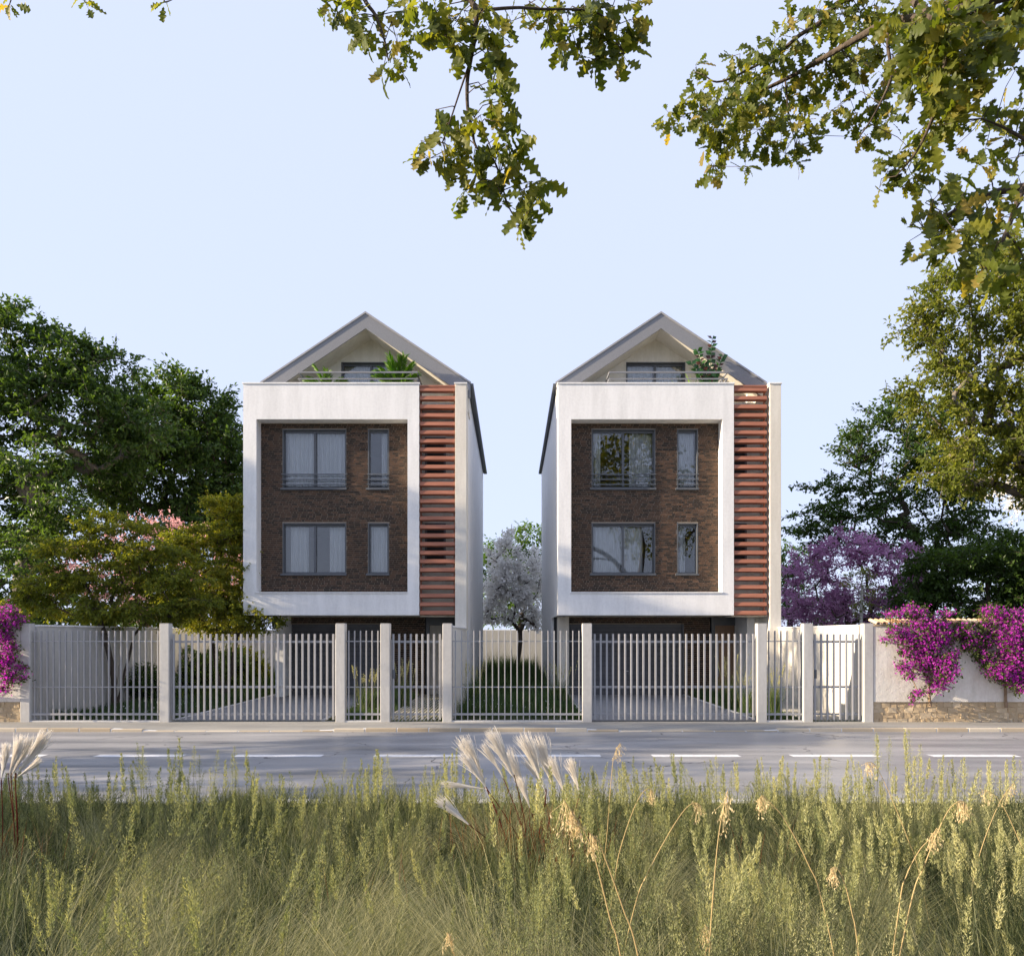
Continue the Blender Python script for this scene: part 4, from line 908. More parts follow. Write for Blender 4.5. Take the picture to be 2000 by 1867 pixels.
    Bb = [(1530, 980, 50), (1610, 950, 40), (1490, 1070, 50), (1660, 1050, 45), (1820, 990, 45), (1370, 1220, 40), (1370, 1300, 30), (1470, 1160, 60), (1560, 1180, 70), (1520, 1270, 80), (1620, 1250, 80), (1680, 1160, 70), (1780, 1120, 60), (1850, 1080, 50), (1880, 1170, 50), (1500, 1350, 60), (1620, 1350, 60), (1720, 1330, 70), (1820, 1280, 60), (1900, 1330, 50), (1780, 1440, 80), (1860, 1500, 80), (1650, 1480, 70), (1950, 1280, 40), (1960, 960, 35), (1960, 1440, 70)]
    blobs = []
    for L, z, D, dens, ll in ((A, za, 4.6, 8.5, .11), (A2, za, 4.0, 8, .11), (A3, za, 4.25, 9, .11), (Bf, zb, 6.2, 15, .105), (Bn, zb, 5.0, 15, .135), (Bm, zb, 5.1, 12, .108), (Bb, zb, 4.5, 8.5, .118)):
        for x, y, r in L:
            p = z(x, y); rp = r * (.3522 if z is za else .3622)
            blobs.append((W(p, D + rs.normal(0, .05 if z is za else .22)), rp * D / F, dens * (r / 60.) ** 1.5, ll, D))
    for (px, py, n, D) in ((20, 8, 8, 5.4), (165, 2, 7, 5.3), (325, 6, 5, 5.2), (640, 5, 8, 4.6)): blobs.append((W((px, py), D), 22 * D / F, n, .098, D))
    for k in range(330):                      # the high crown beyond the picture
        q = rs.normal(size=3); q /= np.linalg.norm(q); q *= rs.uniform(.3, 1) ** .5
        c = np.array([7.3, 1.6, 11.6]) + q * np.array([3.4, 2.6, 3.0])
        blobs.append((c, .5, 9, .3, 20))
    for k in range(260):
        q = rs.normal(size=3); q /= np.linalg.norm(q); q *= rs.uniform(.5, 1)
        c = np.array([8.6, 2.2, 8.6]) + q * np.array([2.9, 2.8, 2.5])
        if c[2] < 5.6: continue
        blobs.append((c, .35, 8, .2, 20))
    TA, TB, TR, near, Q, Dd, Nn, S, ND = [], [], [], [], [], [], [], [], []
    for c, r, n, ll, D in blobs:
        j = int(np.argmin(np.linalg.norm(NP - c, axis=1))); a = NP[j]
        mid = (a + c) / 2 + rs.normal(0, .035, 3) + np.array([0, 0, .03])
        TA += [a, mid]; TB += [mid, c]; TR += [.0032, .0024]
        n = max(2, int(round(n)))
        for i in range(n):
            o = rs.normal(size=3); o /= np.linalg.norm(o); b = c + o * r * rs.uniform(.05, .75)
            if i % 3 == 0: TA.append(c); TB.append(b); TR.append(.0016)
            d = o * .8 + rs.normal(0, .5, 3) + np.array([.1, -.1, -.55])
            nn = rs.normal(0, .55, 3) + np.array([-.35, -.8, .35])
            Q.append(b); Dd.append(d); Nn.append(nn); S.append(ll * rs.uniform(.7, 1.2)); ND.append(D)
    tube_soup(wood, TA, TB, np.array(TR), np.array(TR) * .7, 5)
    put('trunk', wood.mesh('trunk', True), M['bark'], root)
    Q = np.array(Q); Fm = frames(np.array(Dd), np.array(Nn)); S = np.array(S); ND = np.array(ND)
    cc = np.clip(rs.normal(.42, .28, len(Q)), 0, 1)
    order = np.argsort(ND - S, kind='stable'); single = order[:300]; rest = order[300:]
    from mathutils import Matrix
    vm = {}
    for i in single:
        key = (int(rs.randint(5)), int(cc[i] * 5.99))
        if key not in vm:
            tv, tf = OAK[key[0]]; me = arrays_mesh('leaf', tv, tf, np.full(len(tv), (key[1] + .5) / 6), True); me.materials.append(M['oakleaf']); vm[key] = me
        o = bpy.data.objects.new('leaf', vm[key]); col.objects.link(o); o.parent = root
        m = Matrix(Fm[i].tolist()).to_4x4(); o.matrix_local = Matrix.Translation(Vector(Q[i]) - Vector(WL[root.name])) @ m @ Matrix.Scale(S[i], 4)
    sp = Soup()
    kk = rs.randint(0, 5, len(rest))
    out = rest[ND[rest] > 15]; sp.inst(LEAF2_V, LEAF2_T, Q[out], Fm[out], S[out], cc[out]); kk = np.where(ND[rest] > 15, 9, kk)
    for k in range(5):
        idx = rest[kk == k]; sp.inst(OAKLO[k][0], OAKLO[k][1], Q[idx], Fm[idx], S[idx], cc[idx])
    tag(put('foliage', sp.mesh('foliage', True), M['oakleaf'], root), kind='stuff')
build_oak()

# ------------------------------------------------------------------ bougainvillea
FLW_V = []; FLW_T = []
for k in range(3):
    a = 2 * math.pi * k / 3; c, s = math.cos(a), math.sin(a)
    for x, y, z in ((0, 0, 0), (.42, .55, .30), (0, 1.0, .45), (-.42, .55, .30)): FLW_V.append((x * c - y * s, x * s + y * c, z))
    FLW_T += [(4 * k, 4 * k + 1, 4 * k + 2), (4 * k, 4 * k + 2, 4 * k + 3)]
FLW_V = np.array(FLW_V) * .75; FLW_T = np.array(FLW_T)
def vine(label, base_px, zoomf, L, seed, dens=.72):
    rs = np.random.RandomState(seed); D = FN - .16; b = P3(base_px[0], base_px[1], D); base = (b[0], FN + .005, b[2] - .03)
    t = thing('bougainvillea', base, label, 'vine', 'bougainvillea on the street walls')
    fl, lf, st = Soup(), Soup(), Soup(); cens = []
    for x, y, rx, ry in L:
        px, py = zoomf(x, y); s = .2694; dd = rs.uniform(-.15, .02)
        c = np.array(P3(px, py, D + dd)); r = np.array([rx * s * D / F, .10 + .4 * ry * s * D / F, ry * s * D / F]); cens.append((c, r))
        n = int(dens * 900 * r[0] * r[2] / .06) + 8
        q = norm(rs.normal(size=(n, 3))) * (rs.rand(n, 1) ** .5); P = c + q * r * 1.1
        cl = c + norm(rs.normal(size=(max(3, n // 14), 3))) * r * rs.uniform(.4, 1.4, (max(3, n // 14), 1))
        P = np.concatenate([P[: n // 2], cl[rs.randint(0, len(cl), n - n // 2)] * 1.0 + rs.normal(0, .055, (n - n // 2, 3))])
        P[:, 1] = np.where(P[:, 1] > FN - .03, FN - .03 - rs.rand(len(P)) * .1, P[:, 1]) if True else P[:, 1]
        up = (P[:, 2] > 2.3); P[up, 1] += rs.uniform(0, .25, up.sum())
        nr = rs.normal(0, .6, (len(P), 3)) + np.array([-.3, -.8, .4])
        isf = rs.rand(len(P)) < (.64 if 1380 > x or x > 1620 else .35)
        fl.inst(FLW_V, FLW_T, P[isf], frames(rs.normal(size=(isf.sum(), 3)), nr[isf]), rs.uniform(.026, .044, isf.sum()), np.clip(rs.normal(.5, .25, isf.sum()), 0, 1))
        m = ~isf; PL = P[m] + np.array([0, .05, 0]); lf.inst(LEAF_V, LEAF_T, np.repeat(PL, 2, 0) + rs.normal(0, .03, (2 * len(PL), 3)), frames(rs.normal(size=(2 * m.sum(), 3)) + np.array([0, 0, -.3]), np.repeat(nr[m], 2, 0)), rs.uniform(.05, .09, 2 * m.sum()), rs.rand(2 * m.sum()))
    tg = np.array([c for c, r in cens]); tg[:, 1] = np.minimum(tg[:, 1], FN - .05)
    fk = np.array(P3(base_px[0] - 8, base_px[1] - 55, FN - .1))
    nd, par, tips = tree_skel(np.array(base), fk, tg, .15, rs, .12, .0)
    nd[:, 1] = np.minimum(nd[:, 1], np.where(nd[:, 2] < 2.2, FN - .03, 99)); skel_mesh(st, nd, par, .03, .006)
    put('stem', st.mesh('stem', True), M['stem'], t); tag(put('leaves', lf.mesh('leaves'), M['vineleaf'], t), kind='stuff'); tag(put('flowers', fl.mesh('flowers'), M['bougain'], t), kind='stuff')
zr = lambda x, y: (1500 + .2694 * x, 1000 + .2694 * y)
zl = lambda x, y: (.2694 * x, 1160 + .2694 * y)
vine('magenta bougainvillea in the middle of the right street wall', (1823, 1378), zr,
     [(1080, 720, 90, 40), (1180, 800, 140, 50), (930, 740, 60, 26), (900, 860, 40, 26), (850, 925, 36, 12), (1000, 900, 80, 50), (1150, 950, 130, 80), (1250, 900, 110, 80), (1320, 730, 50, 22), (1000, 1010, 40, 30), (990, 1120, 45, 45), (1150, 1090, 110, 70), (1280, 1150, 90, 80), (1230, 1240, 80, 40), (1330, 1050, 60, 50), (1090, 1310, 40, 26), (1060, 1360, 20, 18), (1180, 1300, 30, 14), (1040, 1180, 40, 26), (1420, 860, 80, 60), (1470, 950, 60, 60)], 31)
vine('magenta bougainvillea at the right edge of the street wall', (1972, 1380), zr,
     [(1640, 720, 80, 40), (1780, 760, 120, 60), (1750, 900, 120, 80), (1600, 840, 70, 50), (1780, 1050, 100, 90), (1650, 1150, 80, 60), (1780, 1200, 80, 60), (1830, 1290, 36, 30), (1560, 1050, 50, 50), (1560, 940, 60, 60), (1900, 800, 90, 90), (1950, 1000, 100, 120), (1920, 1200, 90, 80)], 32)
vine('purple bougainvillea spilling over the wall at the left edge', (-40, 1385), zl,
     [(40, 120, 55, 50), (90, 200, 70, 50), (30, 300, 60, 60), (70, 400, 60, 60), (40, 480, 60, 50), (150, 530, 50, 22), (60, 600, 60, 50), (20, 680, 40, 36), (150, 610, 36, 20), (-80, 250, 90, 110), (-80, 500, 90, 110), (-20, 200, 60, 60)], 33)

# ------------------------------------------------------------------ terrace plants
def pot(t, x, y, z, r, h):
    V = []; Fc = []; pr = ((0, .78), (.0, .8), (.9, 1.0), (1.0, 1.05), (1.0, .92), (.85, .9))
    for k, (zz, rr) in enumerate(pr):
        for s in range(16): a = math.pi * s / 8; V.append((x + math.cos(a) * r * rr, y + math.sin(a) * r * rr, z + h * zz))
    for k in range(len(pr) - 1):
        for s in range(16): j = (s + 1) % 16; Fc.append((k * 16 + s, k * 16 + j, k * 16 + 16 + j, k * 16 + 16 + s))
    Fc.append(tuple(range((len(pr) - 1) * 16, len(pr) * 16)))
    me = bpy.data.meshes.new('pot'); me.from_pydata(V, [], Fc); me.update(); put('pot', me, M['pot'], t)
def palm(label, px, top, seed, n=17, spread=1.0):
    rs = np.random.RandomState(seed); x, y, z0 = PX(px, 24.47), 24.47, 8.93; zt = PZ(top, 24.47)
    t = thing('potted_palm', (x, y, z0), label, 'plant', 'palms on the roof terrace'); pot(t, x, y, z0, .15, .35)
    fr, st = Soup(), Soup(); H = zt - z0 - .3
    for i in range(n):
        az = rs.uniform(0, 2 * math.pi); up = rs.uniform(.35, 1.0); ln = H * rs.uniform(.8, 1.08) * (.75 + .3 * up)
        tt = np.linspace(0, 1, 14); rad = ln * (1 - up * .75) * spread * tt ** 1.3; hh = ln * (up ** .5) * (tt - .32 * tt ** 2.5 * (1.5 - up))
        P = np.stack([x + np.cos(az) * rad * .8, y + np.sin(az) * rad * .28 - .08 * tt, z0 + .3 + hh], -1)
        tube_soup(st, P[:-1], P[1:], np.full(13, .008), np.full(13, .006), 4)
        for side in (-1, 1):
            tk = np.linspace(.22, 1, 30); Pi = np.stack([np.interp(tk, tt, P[:, k]) for k in range(3)], -1)
            dr = norm(np.gradient(Pi, axis=0)); sd = norm(np.cross(dr, np.array([0, 0, 1.]))) * side
            d = dr * .9 + sd * .8 + np.array([0, 0, .05]) + rs.normal(0, .12, Pi.shape); L = .22 * H * (1 - .6 * np.abs(tk - .5) * 1.2) * rs.uniform(.8, 1.1, len(tk))
            fr.inst(LEAF2_V * np.array([.2, 1, 1]), LEAF2_T, Pi, frames(d, np.cross(sd, dr) * side + rs.normal(0, .2, Pi.shape)), L, rs.rand(len(tk)))
    put('stalks', st.mesh('stalks'), M['palmleaf'], t); put('fronds', fr.mesh('fronds'), M['palmleaf'], t)
palm('lower feathery palm behind the left end of the left terrace railing', 640, 704, 51, 15, 1.15)
palm('taller feathery palm near the right end of the left terrace railing', 777, 680, 52, 20, 1.1)
def leafy_pot():
    rs = np.random.RandomState(61); x, y, z0 = PX(1385, 24.47), 24.47, 8.93
    t = thing('potted_plant', (x, y, z0), 'tall dark plant with paired oval leaves on the right terrace', 'plant'); pot(t, x, y, z0, .15, .35)
    st, lf = Soup(), Soup()
    for tx, ty, dy in ((1391, 662, 0), (1362, 686, .05), (1412, 697, -.05), (1376, 715, .15), (1352, 712, -.1), (1400, 722, .1)):
        e = np.array(P3(tx, ty, 24.4 + dy * .4)); tt = np.linspace(0, 1, 12)[:, None]; b = np.array([x, y, z0 + .3])
        P = b + (e - b) * tt; P[:, 0] = b[0] + (e[0] - b[0]) * (tt[:, 0] ** 1.4)
        tube_soup(st, P[:-1], P[1:], np.full(11, .014), np.full(11, .008), 5)
        n = 11; tk = np.linspace(.35, 1, n); Pi = np.stack([np.interp(tk, tt[:, 0], P[:, k]) for k in range(3)], -1); dr = norm(e - b)[None]
        for side in (-1, 1):
            sd = np.array([side, rs.uniform(-.3, .3), 0.]); d = dr * .7 + sd + rs.normal(0, .15, Pi.shape)
            lf.inst(LEAF_V * np.array([1.4, 1, 1]), LEAF_T, Pi, frames(d, np.array([[0, -1., .3]]) + rs.normal(0, .4, Pi.shape)), .19 * rs.uniform(.8, 1.2, n), rs.rand(n))
    put('stems', st.mesh('stems'), M['zzleaf'], t); put('leaves', lf.mesh('leaves'), M['zzleaf'], t)
    x = PX(1330, 24.47); t = thing('potted_plant', (x, y, z0), 'low bright strap-leaved plant beside the tall dark plant on the right terrace', 'plant'); pot(t, x, y, z0, .15, .3)
    sp = Soup(); n = 22; az = rs.uniform(0, 2 * math.pi, n)
    blades(sp, np.tile([x, y, z0 + .28], (n, 1)), az, rs.uniform(.35, .75, n), rs.uniform(.2, .6, n), np.full(n, .09), rs.rand(n), 5, .5)
    x2 = PX(1352, 24.47); blades(sp, np.tile([x2, y, z0 + .28], (4, 1)), np.array([2.8, 3.4, .3, 1]), np.array([1.15, 1.0, .9, .7]), np.array([.12, .3, .25, .3]), np.full(4, .13), np.ones(4), 5, .5)
    put('leaves', sp.mesh('leaves'), M['palmleaf'], t)
leafy_pot()

# ================================================================== GRASSES
def gnoise(P, s, k=0):
    x, y = P[:, 0] * s, P[:, 1] * s
    return (np.sin(x * 1.3 + 1.7 * y + k) + np.sin(2.1 * x - 1.1 * y + 2 * k) + np.sin(.7 * x + 2.9 * y + 3 * k)) / 6 + .5
def field(n, d0, d1, power=1.0, margin=.5, rs=RS):
    u = rs.rand(n * 2); D = d0 + (d1 - d0) * u ** power; keep = rs.rand(n * 2) < (.68 * D + margin) / (.68 * d1 + margin); D = D[keep][:n]
    X = rs.uniform(-1, 1, len(D)) * (.68 * D + margin); return np.stack([X, D, np.full(len(D), -.05)], -1)
rs = np.random.RandomState(404)
def canopy(D): return np.interp(D, [2.3, 4, 6, 8, 9.6], [.80, .74, .58, .42, .26])
sp = Soup()
P = field(48000, 2.4, 9.4, 1.0, .6, rs); n = len(P); k = gnoise(P, 1.6); h = canopy(P[:, 1]) * rs.uniform(.35, .85, n) * (.55 + .75 * k)
head = rs.normal(.2, 1.4, n); c = np.clip(-.10 + .42 * gnoise(P, 1.2, 2) + rs.normal(0, .15, n), 0, 1)
blades(sp, P, head, h, h * rs.uniform(.1, .75, n), rs.uniform(.0045, .010, n), c, 3, .4, tw=rs.normal(0, .5, n))
# tussocks: stiff green ones and fine pale hair-grass fountains
tc = field(520, 2.5, 8.9, 1.0, .4, rs); fine = (rs.rand(len(tc)) < .45)
for i in range(len(tc)):
    D_ = tc[i, 1]; m = 150 if fine[i] else 120; spr = .07 if fine[i] else .10
    b = tc[i] + np.concatenate([rs.normal(0, spr, (m, 2)), np.zeros((m, 1))], 1); hh = canopy(np.array([D_]))[0] * rs.uniform(.8, 1.35) + .06
    if fine[i]:
        hd = rs.normal(rs.choice([.2, 3.0, .5, 2.6]), .75, m); h = hh * rs.uniform(.7, 1.1, m)
        blades(sp, b, hd, h, h * rs.uniform(.3, 1.3, m), np.full(m, .0034), np.clip(rs.normal(.66, .16, m) + rs.uniform(-.25, .12), 0, 1), 5, .8, tw=rs.normal(0, .4, m))
    else:
        h = hh * rs.uniform(.5, 1.1, m); blades(sp, b, rs.uniform(0, 6.3, m), h, h * rs.uniform(.05, .6, m), rs.uniform(.005, .009, m), np.clip(rs.normal(.27, .2, m) + rs.uniform(-.12, .18), 0, 1), 3, .5, tw=rs.normal(0, .5, m))
for px, py, D_, hh, dirn in ((50, 1740, 3.2, .62, .3), (150, 1760, 3.0, .58, 2.7), (235, 1750, 3.1, .62, .4), (420, 1745, 3.2, .64, .3), (480, 1770, 3.0, .55, .8), (620, 1770, 3.3, .6, .4), (690, 1730, 3.5, .66, .5), (890, 1770, 3.2, .6, .4), (880, 1690, 3.9, .75, 2.6), (950, 1660, 3.7, .8, 2.4), (1010, 1700, 3.5, .75, 2.6), (1060, 1790, 3.0, .6, 2.2), (1430, 1690, 4.0, .72, .6), (1660, 1680, 4.2, .72, .4), (1700, 1660, 4.4, .7, .8), (780, 1600, 6.5, .6, .5), (640, 1590, 7, .55, 2.5), (1120, 1570, 7, .6, 2.0), (560, 1580, 7.2, .55, .4), (1380, 1580, 6.8, .6, .6), (950, 1570, 7.4, .55, 2.6), (300, 1600, 6.5, .55, .5), (100, 1700, 3.6, .6, .5), (330, 1690, 3.8, .6, 2.6), (560, 1690, 3.7, .6, .5), (760, 1720, 3.4, .6, 2.5), (1180, 1740, 3.2, .6, .5), (1320, 1740, 3.3, .6, 2.5), (1560, 1760, 3.1, .6, .6), (1850, 1740, 3.2, .6, 2.6), (180, 1640, 4.6, .6, .4), (460, 1640, 4.8, .6, 2.7), (700, 1640, 4.7, .6, .4), (1250, 1630, 4.8, .6, .6), (1530, 1640, 4.7, .6, 2.6)):
    m = 300; x_ = PX(px, D_); hh = min(1.0, max(.45, PZ(py, D_) + .06)); b = np.stack([x_ + rs.normal(0, .08, m), D_ + rs.normal(0, .08, m), np.full(m, -.05)], -1); h = hh * rs.uniform(.75, 1.15, m)
    blades(sp, b, rs.normal(dirn, .55, m), h, h * rs.uniform(.25, 1.25, m), np.full(m, .0032 + .0004 * D_ / 3), np.clip(rs.normal(.66, .2, m), 0, 1), 5, .7, tw=rs.normal(0, .4, m))
tag(put('verge_grass', sp.mesh('verge_grass'), M['blade']), 'tall mixed wild grass filling the foreground verge', 'grass', kind='stuff'); NT = sp.tris()
# seed heads: dense spikes and loose airy panicles
sd, stl = Soup(), Soup()
def panicles(P, h, hl, wid, dens, csp, lean, size, cb):
    n = len(P); az = rs.uniform(0, 2 * math.pi, n); ln = h * lean * rs.uniform(.2, 1, n)
    top = P + np.stack([np.cos(az) * ln, np.sin(az) * ln, h], -1); mid = P + (top - P) * .55 - np.stack([np.cos(az) * ln, np.sin(az) * ln, 0 * h], -1) * .15
    tube_soup(stl, P, mid, np.full(n, .0022), np.full(n, .0018), 3, .35); tube_soup(stl, mid, top, np.full(n, .0018), np.full(n, .001), 3, .45)
    t = rs.rand(n, dens) ** .9; ax = norm(top - mid); L = hl
    Q = top[:, None] - ax[:, None] * (t * L[:, None])[..., None]
    w = wid * 1.1 * (t + .04) ** .7 * (1 - .75 * t ** 5) * rs.uniform(.1, 1, (n, dens)); a2 = rs.uniform(0, 2 * math.pi, (n, dens))
    sd_ = np.stack([np.cos(a2), np.sin(a2), np.zeros_like(a2)], -1); Q = Q + sd_ * w[..., None] - np.array([0, 0, .3]) * w[..., None]
    d = ax[:, None] * 1.0 + sd_ * .55 + rs.normal(0, .2, (n, dens, 3))
    Q, d = Q.reshape(-1, 3), d.reshape(-1, 3)
    sd.inst(SPK_V, SPK_T, Q, frames(d, rs.normal(size=Q.shape)), size * rs.uniform(.7, 1.3, len(Q)), np.clip(np.repeat(cb + rs.normal(0, .12, n), dens) + rs.normal(0, .12, len(Q)), 0, 1))
gx = lambda P: np.clip((P[:, 0] / (.68 * P[:, 1]) + 1) / 2, 0, 1)       # 0 left .. 1 right
def tops(P, y0, y1):                          # stem height so that heads end in a picture band
    y = rs.uniform(y0, y1, len(P)); return np.clip(EYE + .05 - (y - HY) * P[:, 1] / F, .3, 1.25)
SPK_V = np.array([[-.14, 0, 0], [.14, .1, .05], [0, 1, 0]], float); SPK_T = np.array([[0, 1, 2]])
def grouped(nc, per, d0, d1, y0, y1, hl, wid, dens, lean, size):
    C = field(nc, d0, d1, .85, .4, rs)
    for c in C:
        if d1 < 5.5 and rs.rand() > .3 + .9 * gx(c[None])[0]: continue
        m = rs.randint(max(2, per // 2), per + 1); P = c + np.concatenate([rs.normal(0, .13, (m, 2)), np.zeros((m, 1))], 1)
        yc = rs.uniform(y0, y1); y = yc + np.abs(rs.normal(0, 40, m)); h = np.clip(EYE + .05 - (y - HY) * P[:, 1] / F, .25, 1.2)
        panicles(P, h, rs.uniform(hl[0], hl[1], m), wid * rs.uniform(.8, 1.25), dens, 0, lean * rs.choice([.8, 1.5, 3.0]), size * rs.uniform(.85, 1.2), .05 + .6 * gx(P) + rs.normal(0, .12))
grouped(120, 7, 4.4, 9.2, 1470, 1640, (.18, .34), .021, 160, .12, .019)
grouped(95, 7, 2.9, 5.0, 1560, 1840, (.15, .28), .018, 210, .14, .014)
grouped(120, 8, 4.2, 9.2, 1530, 1690, (.28, .50), .06, 210, .22, .012)
grouped(90, 8, 2.8, 5.0, 1620, 1860, (.22, .42), .05, 240, .25, .009)
grouped(130, 6, 6.6, 9.5, 1480, 1620, (.26, .50), .065, 190, .2, .014)
grouped(60, 5, 6.0, 9.3, 1470, 1560, (.2, .34), .022, 150, .14, .02)
# the tall ones that break the skyline of the verge, grouped as in the photograph
for px, py, k in ((255, 1445, 3), (285, 1460, 4), (355, 1440, 3), (395, 1450, 3), (440, 1470, 4), (470, 1445, 2), (200, 1490, 3), (140, 1510, 4), (720, 1475, 3), (755, 1460, 4), (885, 1455, 4), (840, 1490, 3), (660, 1510, 3), (600, 1540, 3),
                  (1150, 1480, 3), (1215, 1485, 4), (1260, 1495, 3), (1420, 1475, 4), (1460, 1490, 4), (1500, 1500, 3), (1600, 1460, 4), (1670, 1480, 3), (1720, 1430, 3), (1795, 1420, 4), (1840, 1480, 4), (1870, 1470, 4), (1930, 1480, 5), (1980, 1470, 4), (1560, 1500, 4), (1330, 1510, 4), (20, 1500, 5), (70, 1520, 4), (520, 1500, 3)):
    for j in range(k):
        D = rs.uniform(5.8, 8.2); x = PX(px + rs.normal(0, 14), D); z = PZ(py + abs(rs.normal(0, 22)), D); airy = rs.rand() < .4
        panicles(np.array([[x, D, -.05]]), np.array([z + .05]), np.array([rs.uniform(.25, .4)]), .055 if airy else .024, 300 if airy else 230, 0, .08, .013 if airy else .02, .2 + .5 * px / 2000)
tag(put('grass_seed_heads', sd.mesh('grass_seed_heads'), M['seed']), 'feathery green-gold seed heads standing over the verge grass', 'grass', kind='stuff')
tag(put('grass_stems', stl.mesh('grass_stems'), M['blade']), 'thin upright green stems below the verge seed heads', 'grass', kind='stuff')
# reddish blades round the plumes
sp = Soup()
for cx, D, m in ((1050, 6.4, 110), (960, 6.6, 60), (25, 5.6, 50), (1120, 6.2, 60), (1520, 6.0, 12), (740, 5.0, 10)):
    b = np.stack([PX(cx, D) + rs.normal(0, .22, m), D + rs.normal(0, .2, m), np.full(m, -.05)], -1); h = rs.uniform(.35, .78, m)
    blades(sp, b, rs.normal(1.6, 1.2, m), h, h * rs.uniform(.1, .4, m), rs.uniform(.006, .011, m), rs.rand(m), 4, .3, tw=rs.normal(0, .5, m))
tag(put('red_grass_blades', sp.mesh('red_grass_blades'), M['redblade']), 'reddish brown blades at the foot of the white plumes', 'grass', kind='stuff')
def plume_part(t, tip, foot, nf, wid, base):
    """one feathery plume: many fine arching hairs leaving the stalk"""
    tip, foot, base = (np.array(q, float) for q in (tip, foot, base)); ax = tip - foot; L = np.linalg.norm(ax); axn = ax / L
    sp = Soup(); n = int(nf * 2.0); s = rs.rand(n) ** 1.2
    side = norm(np.cross(axn, np.array([0, 1., 0]))); dep = np.array([0, 1., 0])
    fan = rs.normal(0, 1, n) * wid * 1.9 * L * (.35 + .65 * s); fd = rs.normal(0, 1, n) * wid * L
    ln = L * (1.12 - .55 * s) * rs.uniform(.75, 1.0, n); st = foot + ax * (s * .5)[:, None]; prev = None; K = 4; droop = rs.uniform(.02, .12, n) * L
    cc = rs.rand(n)
    for k in range(K + 1):
        u = k / K; p = st + axn * (ln * u)[:, None] + side * (fan * u ** .8)[:, None] + dep * (fd * u)[:, None] + np.array([-.8, 0, -.35]) * (droop * u ** 2.2)[:, None]
        if prev is not None: tube_soup(sp, prev, p, np.full(n, .0031 * (1 - .7 * (u - 1 / K))), np.full(n, .0031 * (1 - .7 * u)), 3, np.repeat(cc, 6))
        prev = p
    o = put('plume', sp.mesh('plume'), M['plume'], t)
    tube_path('stalk', smooth_path([base, base * .45 + foot * .55 + np.array([.02, 0, .03]), foot, foot + ax * .06], 4), .0035, M['redblade'], t, 5); return o
def pampas(label, base_px, D, PL):
    t = thing('silver_grass', (PX(base_px, D), D, -.05), label, 'plant', 'white plumed grass clumps')
    for (tx, ty, fx, fy, w, nf) in PL:
        dd = D + rs.normal(0, .18)
        plume_part(t, P3(tx, ty, dd), P3(fx, fy, dd), nf, w, (PX(base_px, D) + rs.normal(0, .08), D + rs.normal(0, .06), -.05))
za2 = lambda x, y: (800 + .2516 * x, 1400 + .2516 * y)
PL = []
for tx, ty, fx, fy, w, nf in ((440, 170, 610, 590, .055, 70), (430, 300, 610, 570, .05, 45), (290, 515, 600, 560, .035, 40), (240, 640, 480, 850, .05, 46), (590, 220, 730, 480, .05, 40), (640, 120, 820, 480, .06, 70), (760, 260, 930, 690, .06, 70), (910, 150, 1060, 600, .06, 70), (1010, 160, 1130, 590, .06, 60), (930, 330, 1060, 580, .05, 50), (1110, 320, 1220, 630, .06, 50), (1260, 330, 1320, 600, .06, 44), (1440, 550, 1370, 690, .09, 30), (870, 480, 940, 720, .05, 40)):
    a, b = za2(tx, ty), za2(fx, fy); PL.append((*a, *b, w, nf))
pampas('clump of white feathery plumes in the middle of the verge', 1045, 6.4, PL)
pampas('clump of white feathery plumes at the left edge of the verge', 12, 5.8, [(*zl(*a), *zl(*b), w, nf) for a, b, w, nf in (((350, 1010), (110, 1330), .05, 70), ((170, 1040), (60, 1330), .06, 60), ((300, 1200), (110, 1340), .04, 40), ((60, 1090), (10, 1350), .06, 50), ((240, 1040), (80, 1320), .05, 50))])
# arching dry oat stems
def oat(label, D, pts, hd, big=1.0):
    q0, q1 = np.array(P3(*pts[0], D)), np.array(P3(*pts[1], D)); g0 = q0 + (q0 - q1) / max(.05, q1[2] - q0[2]) * (q0[2] + .05) * .6; g0[2] = -.05; big = big * .8
    P = smooth_path([g0] + [P3(x, y, D) for x, y in pts], 6); t = thing('oat_stem', tuple(P[0]), label, 'grass stem', 'arching dry oat stems')
    tube_path('stalk', P, np.linspace(.0028, .0013, len(P)), M['straw'], t, 5)
    sp = Soup(); m = int(20 * hd); k = rs.uniform(.80, 1.0, m) * (len(P) - 1); Q = np.stack([np.interp(k, np.arange(len(P)), P[:, i]) for i in range(3)], -1)
    e = Q + rs.normal(0, .016, (m, 3)) * big + np.array([0, 0, -.05]) * rs.uniform(.3, 1.8, (m, 1)) * big; tube_soup(sp, Q, e, np.full(m, .0007), np.full(m, .0006), 3)
    R3 = np.repeat(e, 3, 0) + rs.normal(0, .005, (3 * m, 3)); sp.inst(LEAF_V * np.array([.6, 1, 1]), LEAF_T, R3, frames(rs.normal(0, .45, (3 * m, 3)) + np.array([.1, 0, -1]), rs.normal(size=(3 * m, 3))), .016 * big * rs.uniform(.8, 1.3, 3 * m), rs.rand(3 * m))
    put('oat_head', sp.mesh('oat_head'), M['straw'], t)
zo = lambda L: [(1000 + .503 * x, 1400 + .503 * y) for x, y in L]
oat('dry oat stem rising from the bottom edge, left of a crossing pair', 2.7, zo([(430, 980), (380, 780), (320, 540), (290, 465), (255, 400), (200, 320)]), 2.6, 1.1)
oat('dry oat stem rising from the bottom edge, right of a crossing pair', 2.75, zo([(500, 980), (430, 740), (345, 505), (325, 470), (300, 450)]), 1.2)
oat('thin straight dry oat stem with a gold tip against the road', 5.2, zo([(355, 620), (370, 440), (388, 210), (400, 140), (420, 100)]), 1.2, 1.1)
